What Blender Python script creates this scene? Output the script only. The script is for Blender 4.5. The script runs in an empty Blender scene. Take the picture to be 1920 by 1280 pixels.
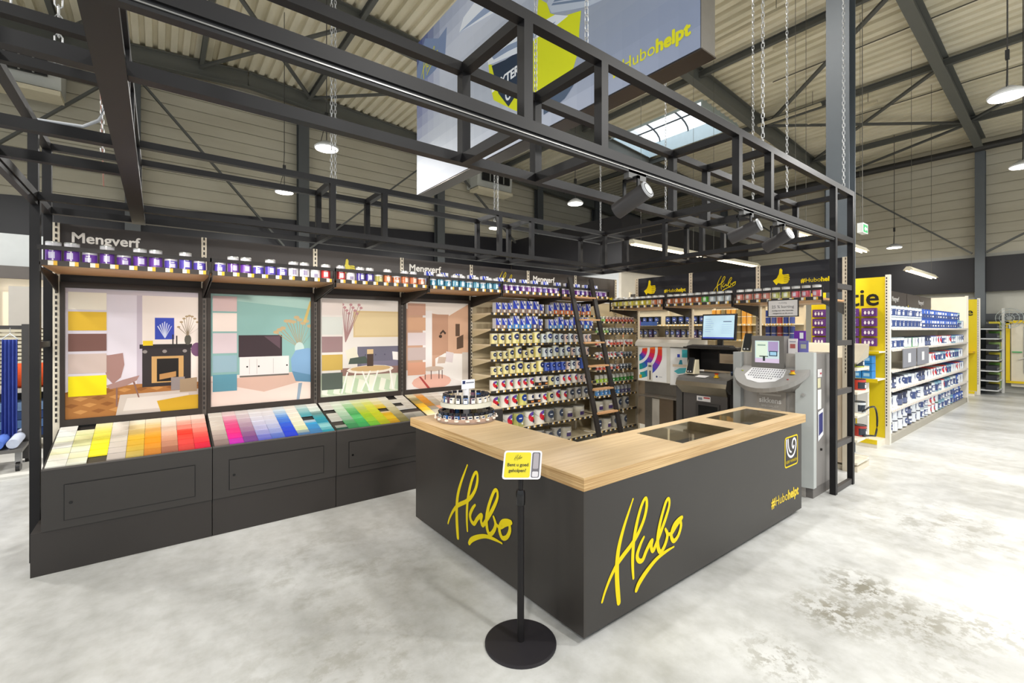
import bpy, math, random
from mathutils import Vector, Matrix
random.seed(7)
S = bpy.context.scene
COL = S.collection
PI = math.pi
# ------------------------------------------------------------------ camera, world, exposure
cam = bpy.data.cameras.new('camera'); co = bpy.data.objects.new('camera', cam); COL.objects.link(co)
co.location = (0, 0, 1.88); co.rotation_euler = (PI/2, 0, -math.atan2(.6129, .7902))
cam.sensor_width = 36; cam.lens = 36*854.8/1920; cam.shift_y = -23/1920; cam.clip_start = .05; cam.clip_end = 200
S.camera = co
S.view_settings.view_transform = 'Standard'; S.view_settings.look = 'None'; S.view_settings.gamma = 1
S.view_settings.use_curve_mapping = False; S.view_settings.exposure = -0.2
W = bpy.data.worlds.new('daylight'); S.world = W; W.use_nodes = True
W.node_tree.nodes['Background'].inputs[0].default_value = (.90, .96, 1, 1)
W.node_tree.nodes['Background'].inputs[1].default_value = 1.15
def area(name, loc, size, power, color=(1, .985, .95), rot=(0, 0, 0), parent=None, shape='DISK', sy=None):
    l = bpy.data.lights.new(name, 'AREA'); l.shape = shape; l.size = size; l.energy = power; l.color = color
    if sy: l.size_y = sy
    o = bpy.data.objects.new(name, l); COL.objects.link(o); o.rotation_euler = rot
    o.location = loc
    if parent: o.parent = parent
    return o

# ------------------------------------------------------------------ colours and materials
def C(h):
    if not isinstance(h, str): return tuple(h)+(() if len(h) == 4 else (1,))
    h = h.lstrip('#'); r = [int(h[i:i+2], 16)/255 for i in (0, 2, 4)]
    return tuple(c/12.92 if c <= .04045 else ((c+.055)/1.055)**2.4 for c in r)+(1,)
def base_mat(name, rough=.5, metal=0, spec=.5):
    m = bpy.data.materials.new(name); m.use_nodes = True
    b = m.node_tree.nodes['Principled BSDF']
    b.inputs['Roughness'].default_value = rough; b.inputs['Metallic'].default_value = metal
    b.inputs['Specular IOR Level'].default_value = spec
    return m, m.node_tree, b
def N(t, ty, **k):
    n = t.nodes.new(ty)
    for a, v in k.items():
        if a in n.inputs: n.inputs[a].default_value = v
        else: setattr(n, a, v)
    return n
def vmat(name, rough=.5, metal=0, spec=.5, var=.06, scale=6, emit=0):
    m, t, b = base_mat(name, rough, metal, spec)
    a = N(t, 'ShaderNodeAttribute', attribute_name='Col')
    tc = N(t, 'ShaderNodeTexCoord'); no = N(t, 'ShaderNodeTexNoise', Scale=scale, Detail=3.0)
    t.links.new(tc.outputs['Object'], no.inputs['Vector'])
    mr = N(t, 'ShaderNodeMapRange'); mr.inputs['To Min'].default_value = 1-var; mr.inputs['To Max'].default_value = 1+var
    t.links.new(no.outputs['Fac'], mr.inputs['Value'])
    mx = N(t, 'ShaderNodeVectorMath', operation='SCALE')
    t.links.new(a.outputs['Color'], mx.inputs[0]); t.links.new(mr.outputs[0], mx.inputs['Scale'])
    t.links.new(mx.outputs[0], b.inputs['Base Color'])
    if emit:
        t.links.new(a.outputs['Color'], b.inputs['Emission Color']); b.inputs['Emission Strength'].default_value = emit
    return m
M_mat = vmat('satin_paint', .5)
M_dark = vmat('dark_laminate', .42, 0, .45, .08, 3)
M_gloss = vmat('glossy_plastic', .22, 0, .5, .03)
M_print = vmat('printed_paper', .55, 0, .3, .02)
M_metal = vmat('brushed_metal', .35, .85, .5, .08, 20)
M_steel = vmat('galvanised_steel', .4, .5, .5, .1, 15)
M_frame = vmat('powder_coated_steel', .45, 0, .3, .05, 8)
M_cloth = vmat('fabric', .9, 0, .2, .15, 12)
M_glowprint = vmat('backlit_print', .5, 0, .2, .02, 3, emit=.22)
def emis(name, col, s):
    m = bpy.data.materials.new(name); m.use_nodes = True; t = m.node_tree
    for n in list(t.nodes): t.nodes.remove(n)
    o = N(t, 'ShaderNodeOutputMaterial'); e = N(t, 'ShaderNodeEmission'); e.inputs[0].default_value = C(col); e.inputs[1].default_value = s
    t.links.new(e.outputs[0], o.inputs[0]); return m
M_led = emis('led_diffuser', '#fff8ee', 14); M_tubeglow = emis('fluorescent_tube', '#ffe9c4', 9)
M_screen = vmat('lcd_screen', .25, 0, .5, .0, 3, emit=.55)
M_window = vmat('lit_blind', .6, 0, .3, .03, 3, emit=.4)
# glass
M_glass, t, b = base_mat('clear_glass', .03); b.inputs['Transmission Weight'].default_value = 1; b.inputs['IOR'].default_value = 1.45
b.inputs['Base Color'].default_value = (.9, .95, .93, 1)
M_sky, t, b = base_mat('opal_skylight', .5); b.inputs['Transmission Weight'].default_value = 0
b.inputs['Base Color'].default_value = (.9, .95, 1, 1); b.inputs['Emission Color'].default_value = (.9, .96, 1, 1); b.inputs['Emission Strength'].default_value = 1.5
# concrete floor
M_floor, t, b = base_mat('polished_concrete', .32, 0, .4)
tc = N(t, 'ShaderNodeTexCoord')
n1 = N(t, 'ShaderNodeTexNoise', Scale=.9, Detail=6.0, Roughness=.6); n2 = N(t, 'ShaderNodeTexNoise', Scale=7.0, Detail=8.0, Roughness=.65)
mp = N(t, 'ShaderNodeMapping'); mp.inputs['Scale'].default_value = (1, .45, 1); mp.inputs['Rotation'].default_value = (0, 0, .6)
t.links.new(tc.outputs['Object'], mp.inputs[0]); t.links.new(mp.outputs[0], n1.inputs['Vector']); t.links.new(tc.outputs['Object'], n2.inputs['Vector'])
cr = N(t, 'ShaderNodeValToRGB'); cr.color_ramp.elements[0].position = .34; cr.color_ramp.elements[0].color = C('#adadaa')
cr.color_ramp.elements[1].position = .62; cr.color_ramp.elements[1].color = C('#d6d7d6')
t.links.new(n1.outputs['Fac'], cr.inputs[0])
cr2 = N(t, 'ShaderNodeValToRGB'); cr2.color_ramp.elements[0].position = .3; cr2.color_ramp.elements[0].color = (.82, .82, .8, 1)
cr2.color_ramp.elements[1].position = .6; cr2.color_ramp.elements[1].color = (1, 1, 1, 1)
t.links.new(n2.outputs['Fac'], cr2.inputs[0])
mul = N(t, 'ShaderNodeMix', data_type='RGBA', blend_type='MULTIPLY'); mul.inputs[0].default_value = 1
t.links.new(cr.outputs[0], mul.inputs[6]); t.links.new(cr2.outputs[0], mul.inputs[7])
last = mul
geo = N(t, 'ShaderNodeNewGeometry')
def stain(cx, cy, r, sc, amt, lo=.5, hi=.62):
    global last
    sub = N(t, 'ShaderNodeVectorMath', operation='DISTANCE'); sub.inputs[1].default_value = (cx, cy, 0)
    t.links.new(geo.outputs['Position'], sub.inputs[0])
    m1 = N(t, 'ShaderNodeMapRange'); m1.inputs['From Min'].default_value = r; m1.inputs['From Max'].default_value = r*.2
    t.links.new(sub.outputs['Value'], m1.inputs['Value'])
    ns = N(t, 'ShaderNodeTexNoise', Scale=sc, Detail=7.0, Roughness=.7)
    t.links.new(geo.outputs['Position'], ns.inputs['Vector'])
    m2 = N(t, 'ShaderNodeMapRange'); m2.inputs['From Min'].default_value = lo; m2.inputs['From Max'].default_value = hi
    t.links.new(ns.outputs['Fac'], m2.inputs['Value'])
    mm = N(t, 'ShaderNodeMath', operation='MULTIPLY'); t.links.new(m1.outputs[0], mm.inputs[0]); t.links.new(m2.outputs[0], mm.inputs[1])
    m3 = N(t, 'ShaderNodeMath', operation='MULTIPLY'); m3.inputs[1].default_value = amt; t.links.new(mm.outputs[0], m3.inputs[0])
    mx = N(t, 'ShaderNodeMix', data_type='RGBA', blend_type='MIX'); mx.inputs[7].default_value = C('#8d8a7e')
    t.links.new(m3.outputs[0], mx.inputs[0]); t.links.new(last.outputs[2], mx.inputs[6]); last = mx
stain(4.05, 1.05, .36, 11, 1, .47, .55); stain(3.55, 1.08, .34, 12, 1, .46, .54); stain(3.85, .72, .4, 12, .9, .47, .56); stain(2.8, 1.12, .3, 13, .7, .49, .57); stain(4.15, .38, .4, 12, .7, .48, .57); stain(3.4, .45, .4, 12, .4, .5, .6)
stain(5.9, .9, 1.1, 5, .55, .5, .6); stain(1.1, 3.6, 1.4, 3, .5, .5, .65); stain(.9, 2.6, .8, 7, .4, .5, .6); stain(1.5, 1.5, .5, 14, .3, .52, .6); stain(8, 1, 2, 3, .3, .5, .65)
# spray-paint pale specks
t.links.new(last.outputs[2], b.inputs['Base Color'])
mr = N(t, 'ShaderNodeMapRange'); mr.inputs['To Min'].default_value = .22; mr.inputs['To Max'].default_value = .5
t.links.new(n2.outputs['Fac'], mr.inputs[0]); t.links.new(mr.outputs[0], b.inputs['Roughness'])
# plywood worktop
def woodmat(name, c1, c2, axis):
    m, t, b = base_mat(name, .38, 0, .4)
    tc = N(t, 'ShaderNodeTexCoord'); mp = N(t, 'ShaderNodeMapping')
    mp.inputs['Scale'].default_value = axis
    nz = N(t, 'ShaderNodeTexNoise', Scale=4.0, Detail=8.0, Roughness=.6)
    cr = N(t, 'ShaderNodeValToRGB'); cr.color_ramp.elements[0].position = .35; cr.color_ramp.elements[0].color = C(c1)
    cr.color_ramp.elements[1].position = .65; cr.color_ramp.elements[1].color = C(c2)
    t.links.new(tc.outputs['Object'], mp.inputs[0]); t.links.new(mp.outputs[0], nz.inputs['Vector']); t.links.new(nz.outputs['Fac'], cr.inputs[0])
    t.links.new(cr.outputs[0], b.inputs['Base Color']); return m
M_wood = woodmat('birch_worktop', '#cbae84', '#dcc29a', (.35, 9, 1))
M_ply = woodmat('plywood_edge', '#a57f4e', '#d8b988', (.4, .4, 45))
M_shelfwood = woodmat('beech_shelf', '#c29468', '#d3a67a', (.5, 9, 1))
# deck and cladding
def metalclad(name, c1, c2, sc):
    m, t, b = base_mat(name, .55, 0, .3)
    tc = N(t, 'ShaderNodeTexCoord'); mp = N(t, 'ShaderNodeMapping'); mp.inputs['Scale'].default_value = sc
    nz = N(t, 'ShaderNodeTexNoise', Scale=1.2, Detail=7.0, Roughness=.62)
    cr = N(t, 'ShaderNodeValToRGB'); cr.color_ramp.elements[0].position = .36; cr.color_ramp.elements[0].color = C(c1)
    cr.color_ramp.elements[1].position = .6; cr.color_ramp.elements[1].color = C(c2)
    t.links.new(tc.outputs['Object'], mp.inputs[0]); t.links.new(mp.outputs[0], nz.inputs['Vector']); t.links.new(nz.outputs['Fac'], cr.inputs[0])
    t.links.new(cr.outputs[0], b.inputs['Base Color']); return m
M_deck = metalclad('roof_deck', '#d8d0b6', '#ebe3cc', (1, .25, 1))
M_clad = metalclad('wall_cladding', '#bab3a0', '#c6c0ae', (.3, .3, 1.0))

# ------------------------------------------------------------------ mesh builder
class Fr:   # a flat working plane: origin, right, up, outward normal
    def __init__(s, o, u, v, n): s.o, s.u, s.v, s.n = Vector(o), Vector(u), Vector(v), Vector(n)
    def p(s, x, y, d=0): return s.o+s.u*x+s.v*y+s.n*d
def FY(x, y, z): return Fr((x, y, z), (1, 0, 0), (0, 0, 1), (0, -1, 0))
def FX(x, y, z): return Fr((x, y, z), (0, -1, 0), (0, 0, 1), (-1, 0, 0))
_tc = {}
def textgeo(s, bold):
    k = (s, bold)
    if k in _tc: return _tc[k]
    cu = bpy.data.curves.new('t', 'FONT'); cu.body = s; cu.size = 1; cu.offset = bold; cu.resolution_u = 3
    o = bpy.data.objects.new('t', cu); COL.objects.link(o)
    dg = bpy.context.evaluated_depsgraph_get(); e = o.evaluated_get(dg); m = e.to_mesh()
    vs = [(v.co.x, v.co.y) for v in m.vertices]; fs = [tuple(p.vertices) for p in m.polygons]
    e.to_mesh_clear(); bpy.data.objects.remove(o); bpy.data.curves.remove(cu)
    _tc[k] = (vs, fs); return _tc[k]
LOGO = [[(0.486,1.0,0.006),(0.425,0.898,0.011),(0.344,0.759,0.015),(0.278,0.62,0.019),(0.241,0.502,0.021),(0.226,0.365,0.023),(0.229,0.223,0.024),(0.241,0.105,0.024),(0.255,0.0,0.021)],
[(0.0,0.1,0.01),(0.045,0.187,0.012),(0.126,0.299,0.015),(0.223,0.394,0.018),(0.321,0.457,0.02),(0.459,0.532,0.019),(0.577,0.624,0.018),(0.674,0.748,0.017),(0.719,0.872,0.017),(0.708,0.958,0.014),(0.654,0.932,0.015),(0.59,0.829,0.016),(0.53,0.682,0.018),(0.494,0.544,0.018),(0.478,0.402,0.018),(0.478,0.284,0.016),(0.489,0.171,0.012)],
[(0.669,0.551,0.011),(0.612,0.494,0.016),(0.553,0.394,0.019),(0.577,0.328,0.019),(0.645,0.313,0.019),(0.711,0.391,0.019),(0.785,0.46,0.019),(0.819,0.473,0.015),(0.798,0.41,0.018),(0.829,0.355,0.018),(0.889,0.415,0.019),(0.979,0.53,0.019),(1.073,0.662,0.018),(1.136,0.78,0.015),(1.128,0.855,0.015),(1.073,0.835,0.016),(1.0,0.711,0.017),(0.945,0.585,0.019),(0.914,0.454,0.02),(0.932,0.341,0.02),(0.984,0.302,0.019),(1.06,0.367,0.019),(1.1,0.457,0.018),(1.06,0.532,0.013)],
[(1.1,0.465,0.013),(1.183,0.451,0.016),(1.279,0.512,0.016),(1.396,0.577,0.015),(1.323,0.574,0.016),(1.225,0.527,0.018),(1.174,0.428,0.019),(1.225,0.351,0.019),(1.315,0.389,0.018),(1.372,0.488,0.018),(1.352,0.567,0.015)],
[(0.535,0.031,0.019),(0.59,0.094,0.023),(0.724,0.176,0.021),(0.901,0.25,0.017),(1.086,0.279,0.013),(1.225,0.286,0.006)]]
def smooth_path(pts, k=4):
    out = []
    for i in range(len(pts)-1):
        a, b_, c, d = pts[max(i-1, 0)], pts[i], pts[i+1], pts[min(i+2, len(pts)-1)]
        for j in range(k):
            t = j/k
            out.append(tuple(.5*((2*q)+(-p+r)*t+(2*p-5*q+4*r-s)*t*t+(-p+3*q-3*r+s)*t**3) for p, q, r, s in zip(a, b_, c, d)))
    out.append(pts[-1]); return out
THUMB = [(0,.28),(.22,.42),(.34,.66),(.38,.95),(.46,1.0),(.54,.9),(.53,.66),(.60,.60),(.86,.62),(.93,.56),(.90,.48),(.96,.42),(.91,.34),(.95,.27),(.88,.2),(.88,.12),(.78,.06),(.5,.05),(.3,.12),(.2,.0)]
class MB:
    def __init__(s): s.v = []; s.f = []; s.c = []; s.s = []
    def add(s, vs, fs, col, sm=False):
        n = len(s.v); s.v += [tuple(q) for q in vs]; c = C(col)
        for f in fs: s.f.append(tuple(i+n for i in f)); s.c.append(c); s.s.append(sm)
        return s
    def box(s, x0, x1, y0, y1, z0, z1, col):
        return s.add([(x0,y0,z0),(x1,y0,z0),(x1,y1,z0),(x0,y1,z0),(x0,y0,z1),(x1,y0,z1),(x1,y1,z1),(x0,y1,z1)],
                     [(3,2,1,0),(4,5,6,7),(0,1,5,4),(1,2,6,5),(2,3,7,6),(3,0,4,7)], col)
    def hexa(s, P8, col): return s.add(P8, [(3,2,1,0),(4,5,6,7),(0,1,5,4),(1,2,6,5),(2,3,7,6),(3,0,4,7)], col)
    def fbox(s, F, x0, x1, y0, y1, d0, d1, col):   # a box on a working plane
        return s.hexa([F.p(x0,y0,d0),F.p(x1,y0,d0),F.p(x1,y0,d1),F.p(x0,y0,d1),F.p(x0,y1,d0),F.p(x1,y1,d0),F.p(x1,y1,d1),F.p(x0,y1,d1)], col)
    def bar(s, a, b, w, h, col, up=(0,0,1)):
        a, b = Vector(a), Vector(b); d = (b-a).normalized(); up = Vector(up)
        if abs(d.dot(up)) > .99: up = Vector((0, 1, 0))
        r = d.cross(up).normalized()*w/2; u = r.cross(d).normalized()*h/2
        return s.hexa([a-r-u,a+r-u,b+r-u,b-r-u,a-r+u,a+r+u,b+r+u,b-r+u], col)
    def tube(s, pts, r, col, n=8, caps=True, sm=True):
        pts = [Vector(p) for p in pts]; vs = []; fs = []
        rs = r if isinstance(r, (list, tuple)) else [r]*len(pts)
        for i, p in enumerate(pts):
            d = (pts[min(i+1, len(pts)-1)]-pts[max(i-1, 0)]).normalized()
            a = Vector((0,0,1)) if abs(d.z) < .9 else Vector((1,0,0))
            u = d.cross(a).normalized(); w = d.cross(u)
            for k in range(n):
                t = 2*PI*k/n; vs.append(p+(u*math.cos(t)+w*math.sin(t))*rs[i])
        for i in range(len(pts)-1):
            for k in range(n): fs.append((i*n+k, i*n+(k+1)%n, (i+1)*n+(k+1)%n, (i+1)*n+k))
        s.add(vs, fs, col, sm)
        if caps: s.add(vs[:n], [tuple(range(n))], col); s.add(vs[-n:], [tuple(range(n))[::-1]], col)
        return s
    def lathe(s, cx, cy, prof, col, n=20, sm=True, caps=True):
        vs = []
        for p in prof:
            for k in range(n): t = 2*PI*k/n; vs.append((cx+p[0]*math.cos(t), cy+p[0]*math.sin(t), p[1]))
        for i in range(len(prof)-1):
            c = prof[i][2] if len(prof[i]) > 2 else col
            s.add(vs[i*n:(i+2)*n], [(k, (k+1)%n, n+(k+1)%n, n+k) for k in range(n)], c, sm)
        if caps:
            s.add(vs[:n], [tuple(range(n))[::-1]], prof[0][2] if len(prof[0]) > 2 else col)
            s.add(vs[-n:], [tuple(range(n))], prof[-1][2] if len(prof[-1]) > 2 else col)
        return s
    def poly(s, F, pts, col, d=.0015): return s.add([F.p(x, y, d) for x, y in pts], [tuple(range(len(pts)))], col)
    def rect(s, F, x0, y0, x1, y1, col, d=.0015): return s.poly(F, [(x0,y0),(x1,y0),(x1,y1),(x0,y1)], col, d)
    def ell(s, F, x, y, rx, ry, col, d=.0015, n=20): return s.poly(F, [(x+rx*math.cos(2*PI*k/n), y+ry*math.sin(2*PI*k/n)) for k in range(n)], col, d)
    def line(s, F, pts, w, col, d=.0015):
        ws = [(p[2] if len(p) > 2 else w) for p in pts]; L = []; R = []
        for i, p in enumerate(pts):
            a, b = pts[max(i-1,0)], pts[min(i+1,len(pts)-1)]; dx, dy = b[0]-a[0], b[1]-a[1]; l = math.hypot(dx, dy) or 1
            nx, ny = -dy/l*ws[i], dx/l*ws[i]; L.append((p[0]+nx, p[1]+ny)); R.append((p[0]-nx, p[1]-ny))
        for i in range(len(pts)-1): s.poly(F, [R[i], R[i+1], L[i+1], L[i]], col, d+i*.00001)
        return s
    def text(s, F, tx, x, y, size, col, bold=0.0, al='l', d=.002, sx=1, rot=0):
        vs, fs = textgeo(tx, 0.0)
        if not vs: return s
        w = max(v[0] for v in vs)*size*sx; ox = x-(w/2 if al == 'c' else w if al == 'r' else 0)
        q = [(v[0]*size*sx, v[1]*size) for v in vs]
        if rot: q = [(a*math.cos(rot)-b*math.sin(rot), a*math.sin(rot)+b*math.cos(rot)) for a, b in q]
        o = bold*size*1.3
        for k, (ax, ay) in enumerate(((0, 0), (-o, 0), (o, 0), (0, o), (0, -o), (-o*.7, o*.7), (o*.7, -o*.7), (o*.7, o*.7), (-o*.7, -o*.7)) if bold else ((0, 0),)):
            s.add([F.p(ox+a+ax, y+b+ay, d+k*.00012) for a, b in q], fs, col)
        return s
    def logo(s, F, x, y, h, col, d=.002, fat=1.0):
        for st in LOGO:
            ps = [(x+a*h, y+b*h, max(w, .008)*h*fat) for a, b, w in smooth_path(st)]
            s.line(F, ps, 0, col, d)
            for i_, p in enumerate(ps): s.ell(F, p[0], p[1], p[2]*.98, p[2]*.98, col, d+.00015+i_*.00001, 10)
            d += .0007
        return s
    def thumb(s, F, x, y, h, col, d=.002): 
        s.poly(F, [(x+a*h, y+b*h) for a, b in THUMB], col, d)
        for k in range(4): s.line(F, [(x+h*.62, y+h*(.53-.12*k)), (x+h*.9, y+h*(.5-.12*k))], h*.012, '#3a3a30', d+.001)
        return s
    def hashtag(s, F, x, y, size, col, al='r', d=.002):
        vs, _ = textgeo('#Hubo', 0.0); vb, _ = textgeo('helpt', 0.0)
        w1 = (max(v[0] for v in vs)+.05)*size; w2 = max(v[0] for v in vb)*size
        x0 = x-(w1+w2 if al == 'r' else 0)
        s.text(F, '#', x0, y, size, col, .03, d=d); v0, _ = textgeo('#', 0.0); wx = (max(v[0] for v in v0)+.05)*size
        s.text(F, 'Hubo', x0+wx, y, size, col, .0, d=d); s.text(F, 'helpt', x0+w1+.03*size, y, size, col, .035, d=d)
        return s
    def mesh(s, name, mat, off=None):
        m = bpy.data.meshes.new(name); off = off or Vector((0,0,0))
        m.from_pydata([(a-off[0], b-off[1], c-off[2]) for a, b, c in s.v], [], s.f)
        at = m.color_attributes.new('Col', 'FLOAT_COLOR', 'CORNER'); buf = []
        for f, c in zip(s.f, s.c): buf += list(c)*len(f)
        at.data.foreach_set('color', buf); m.polygons.foreach_set('use_smooth', s.s)
        m.materials.append(mat or M_mat); m.update(); return m
    def build(s, name, mat=None, parent=None, label=None, cat=None, group=None, kind=None):
        xs = [v[0] for v in s.v]; ys = [v[1] for v in s.v]; zs = [v[2] for v in s.v]
        off = Vector(((min(xs)+max(xs))/2, (min(ys)+max(ys))/2, min(zs)))
        o = bpy.data.objects.new(name, s.mesh(name, mat, off)); COL.objects.link(o)
        o['w'] = list(off); o.location = off
        if parent: o.parent = parent; o.location = off-Vector(parent['w'])
        return tag(o, label, cat, group, kind)
def tag(o, label=None, cat=None, group=None, kind=None):
    if label: o['label'] = label
    if cat: o['category'] = cat
    if group: o['group'] = group
    if kind: o['kind'] = kind
    return o
def thing(name, label, cat, loc=(0,0,0), group=None):
    o = bpy.data.objects.new(name, None); COL.objects.link(o); o.location = loc; o['w'] = list(loc); o.empty_display_size = .05
    return tag(o, label, cat, group)
def struct(name, mb, mat=None, label=None, parent=None):
    o = mb.build(name, mat, parent)
    if parent is None: o['kind'] = 'structure'
    if label: o['label'] = label
    return o
def put(name, mesh, loc, rot, label, cat, group, kids=()):   # a copy of a prototype with its parts
    o = bpy.data.objects.new(name, mesh); COL.objects.link(o); o.location = loc; o.rotation_euler = (0, 0, rot); o['w'] = list(loc)
    tag(o, label, cat, group)
    for kn, km in kids:
        c = bpy.data.objects.new(kn, km); COL.objects.link(c); c.parent = o
    return o
ONES = 'zeroth first second third fourth fifth sixth seventh eighth ninth tenth eleventh twelfth thirteenth fourteenth fifteenth sixteenth seventeenth eighteenth nineteenth'.split()
TENS = {2: 'twent', 3: 'thirt', 4: 'fort', 5: 'fift', 6: 'sixt', 7: 'sevent', 8: 'eight', 9: 'ninet'}
def nth(n):
    if n < 20: return ONES[n]
    a, b_ = divmod(n, 10); return TENS[a]+('ieth' if b_ == 0 else 'y-'+ONES[b_])

BLK = '#2b2826'; DKL = '#33302e'; YEL = '#e6cf00'; CRM = '#ddd5c3'; STL = '#19181a'; WHT = '#eceae6'
#==SHELL==
# ------------------------------------------------------------------ building shell
mb = MB(); mb.add([(-30,-25,0),(40,-25,0),(40,40,0),(-30,40,0)], [(0,1,2,3)], '#c8c8c4'); struct('floor', mb, M_floor)
def roofz(x): return 7.75+.077*(20-x) if x > 2 else 9.136-.077*(2-x)
def corr(mb, x0, x1, y0, y1):
    x = x0; pr = []
    while x < x1-.01:
        for dx, dz in ((0,0),(.13,0),(.15,.085),(.23,.085)): pr.append((min(x+dx, x1), roofz(min(x+dx, x1))+dz))
        x += .25
    pr.append((x1, roofz(x1)))
    vs = [(a, y0, z) for a, z in pr]+[(a, y1, z) for a, z in pr]; n = len(pr)
    mb.add(vs, [(i, i+1, n+i+1, n+i) for i in range(n-1)], '#cfc5a6')
mb = MB(); corr(mb, -14, 12.1, -9, 15.0); corr(mb, 14.2, 20.2, -9, 15.0); corr(mb, 12.1, 14.2, -9, 6.9); corr(mb, 12.1, 14.2, 10.2, 15)
struct('ceiling', mb, M_deck, 'beige corrugated steel roof deck')
# skylight with curb and barrel ribs
sk = struct('window_1', MB().box(12.08,12.12,6.9,10.2,8.3,8.62,'#cfe0e8').box(14.18,14.22,6.9,10.2,8.15,8.62,'#cfe0e8').box(12.1,14.2,6.86,6.9,8.15,8.62,'#cfe0e8').box(12.1,14.2,10.2,10.24,8.15,8.62,'#cfe0e8'), M_mat, 'white barrel skylight in the corrugated roof')
mb = MB(); pts = [(12.1+2.1*(.5-.5*math.cos(PI*k/10)), 8.62+.42*math.sin(PI*k/10)) for k in range(11)]
mb.add([(x, 6.88, z) for x, z in pts]+[(x, 10.22, z) for x, z in pts], [(i, i+1, 12+i, 11+i) for i in range(10)], '#ffffff'); struct('pane', mb, M_sky, parent=sk)
for y in (7.45, 8.55, 9.65):
    struct('rib', MB().tube([(x, y, z-.03) for x, z in pts], .03, '#4a4f55', 6), M_mat, parent=sk)
struct('rib', MB().tube([(13.15, 6.9, 8.6), (13.15, 10.2, 8.6)], .025, '#3d4248', 6), M_mat, parent=sk)
# walls: cladding as planks with shadow grooves
def cladwall(name, F, w, z0, z1, step=.32):
    mb = MB(); z = z0
    while z < z1-.01:
        zt = min(z+step, z1); mb.fbox(F, 0, w, z, zt-.03, -.05, 0, '#cdc4a8'); mb.fbox(F, 0, w, zt-.03, zt, -.05, -.035, '#a9a28a'); z += step
    return struct(name, mb, M_clad, 'beige ribbed metal cladding wall')
cladwall('wall_back', FY(-14, 15, 0), 34, 4.2, 9.3, .30)
cladwall('wall_right', FX(20.05, 15, 0), 24, 4.2, 7.75, .30)
struct('trim_1', MB().fbox(FX(19.93, 15, 0), 0, 24, 3.02, 4.08, 0, .1, '#1d1b1f'), M_dark, 'black band along the right wall')
struct('wall_right_lower', MB().fbox(FX(20.05, 15, 0), 0, 24, 0, 4.2, -.05, 0, '#b9b7ac'), M_mat, 'pale lower part of the right wall')
F = FY(0, 14.9, 0)
struct('trim_2', MB().add([F.p(-14,3.5),F.p(11.5,3.9),F.p(11.5,5.6),F.p(3.1,5.17),F.p(-2.8,4.87),F.p(-14,4.3)]+[F.p(-14,3.5,-.08),F.p(11.5,3.9,-.08),F.p(11.5,5.6,-.08),F.p(3.1,5.17,-.08),F.p(-2.8,4.87,-.08),F.p(-14,4.3,-.08)],
       [(0,1,2,3,4,5),(11,10,9,8,7,6),(5,4,10,11),(4,3,9,10),(3,2,8,9),(0,6,7,1)], '#1b1a20'), M_dark, 'black band along the back wall')
struct('wall_back_lower', MB().fbox(FY(-14, 15, 0), 0, 34, 0, 4.2, -.05, 0, '#c9ccca'), M_mat, 'pale grey lower part of the back wall')
struct('trim_3', MB().fbox(FY(-14, 14.93, 0), 0, 34, 8.3, 8.45, 0, .12, '#4b4c4a'), M_mat, 'dark steel eaves beam of the back wall')
# bulkhead over the far shop area and its white walls
struct('trim_4', MB().box(11.5, 19.9, 9.2, 14.85, 3.72, 5.5, '#29282c'), M_dark, 'black boxed-in bulkhead in the far corner')
struct('wall_partition', MB().box(11.6, 19.9, 9.3, 9.4, 0, 3.72, '#e6dfd2').box(11.6, 11.7, 9.4, 14.8, 0, 3.72, '#dfe2e4'), M_mat, 'white partition walls below the bulkhead')
GREY = '#63645f'
def ibeam(mb, a, b, w, h, col, up=(0,0,1)):
    a, b = Vector(a), Vector(b); d = (b-a).normalized(); u = Vector(up); r = d.cross(u).normalized(); u = r.cross(d).normalized(); t = .02
    mb.bar(a+u*(h/2-t/2), b+u*(h/2-t/2), w, t, col, up); mb.bar(a-u*(h/2-t/2), b-u*(h/2-t/2), w, t, col, up); mb.bar(a, b, .02, h-2*t, col, up)
RY = (-1.8, 2.23, 6.2, 10.2, 14.7)
for y in RY:
    mb = MB(); ibeam(mb, (2, y, roofz(2)-.24), (19.9, y, roofz(19.9)-.24), .2, .42, GREY); ibeam(mb, (-13.9, y, roofz(-13.9)-.24), (2, y, roofz(2)-.24), .2, .42, GREY)
    struct('trim_rafter', mb, M_mat, 'grey steel roof rafter')
    mb = MB(); ibeam(mb, (19.8, y, 0), (19.8, y, 7.3), .22, .22, '#5f6468', (1, 0, 0)); struct('trim_column', mb, M_mat, 'grey steel column at the right wall')
for x in (-4.4, -.5, 3.45, 8.1, 12.9, 16.5):
    mb = MB(); ibeam(mb, (x, 14.75, 0), (x, 14.75, 8.35), .3, .25, '#55585a', (0, 1, 0)); struct('trim_column', mb, M_mat, 'grey steel column at the back wall')
for x in (-9, -5.4, -1.8, .9, 3.6, 7.2, 10.8, 14.35, 18.0):
    mb = MB()
    z = roofz(x)-.16
    if 12 < x < 14.2: continue
    ibeam(mb, (x, -8.9, z), (x, 14.8, z), .1, .16, '#5c5d59'); struct('trim_purlin', mb, M_mat, 'grey steel purlin under the roof deck')
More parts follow.
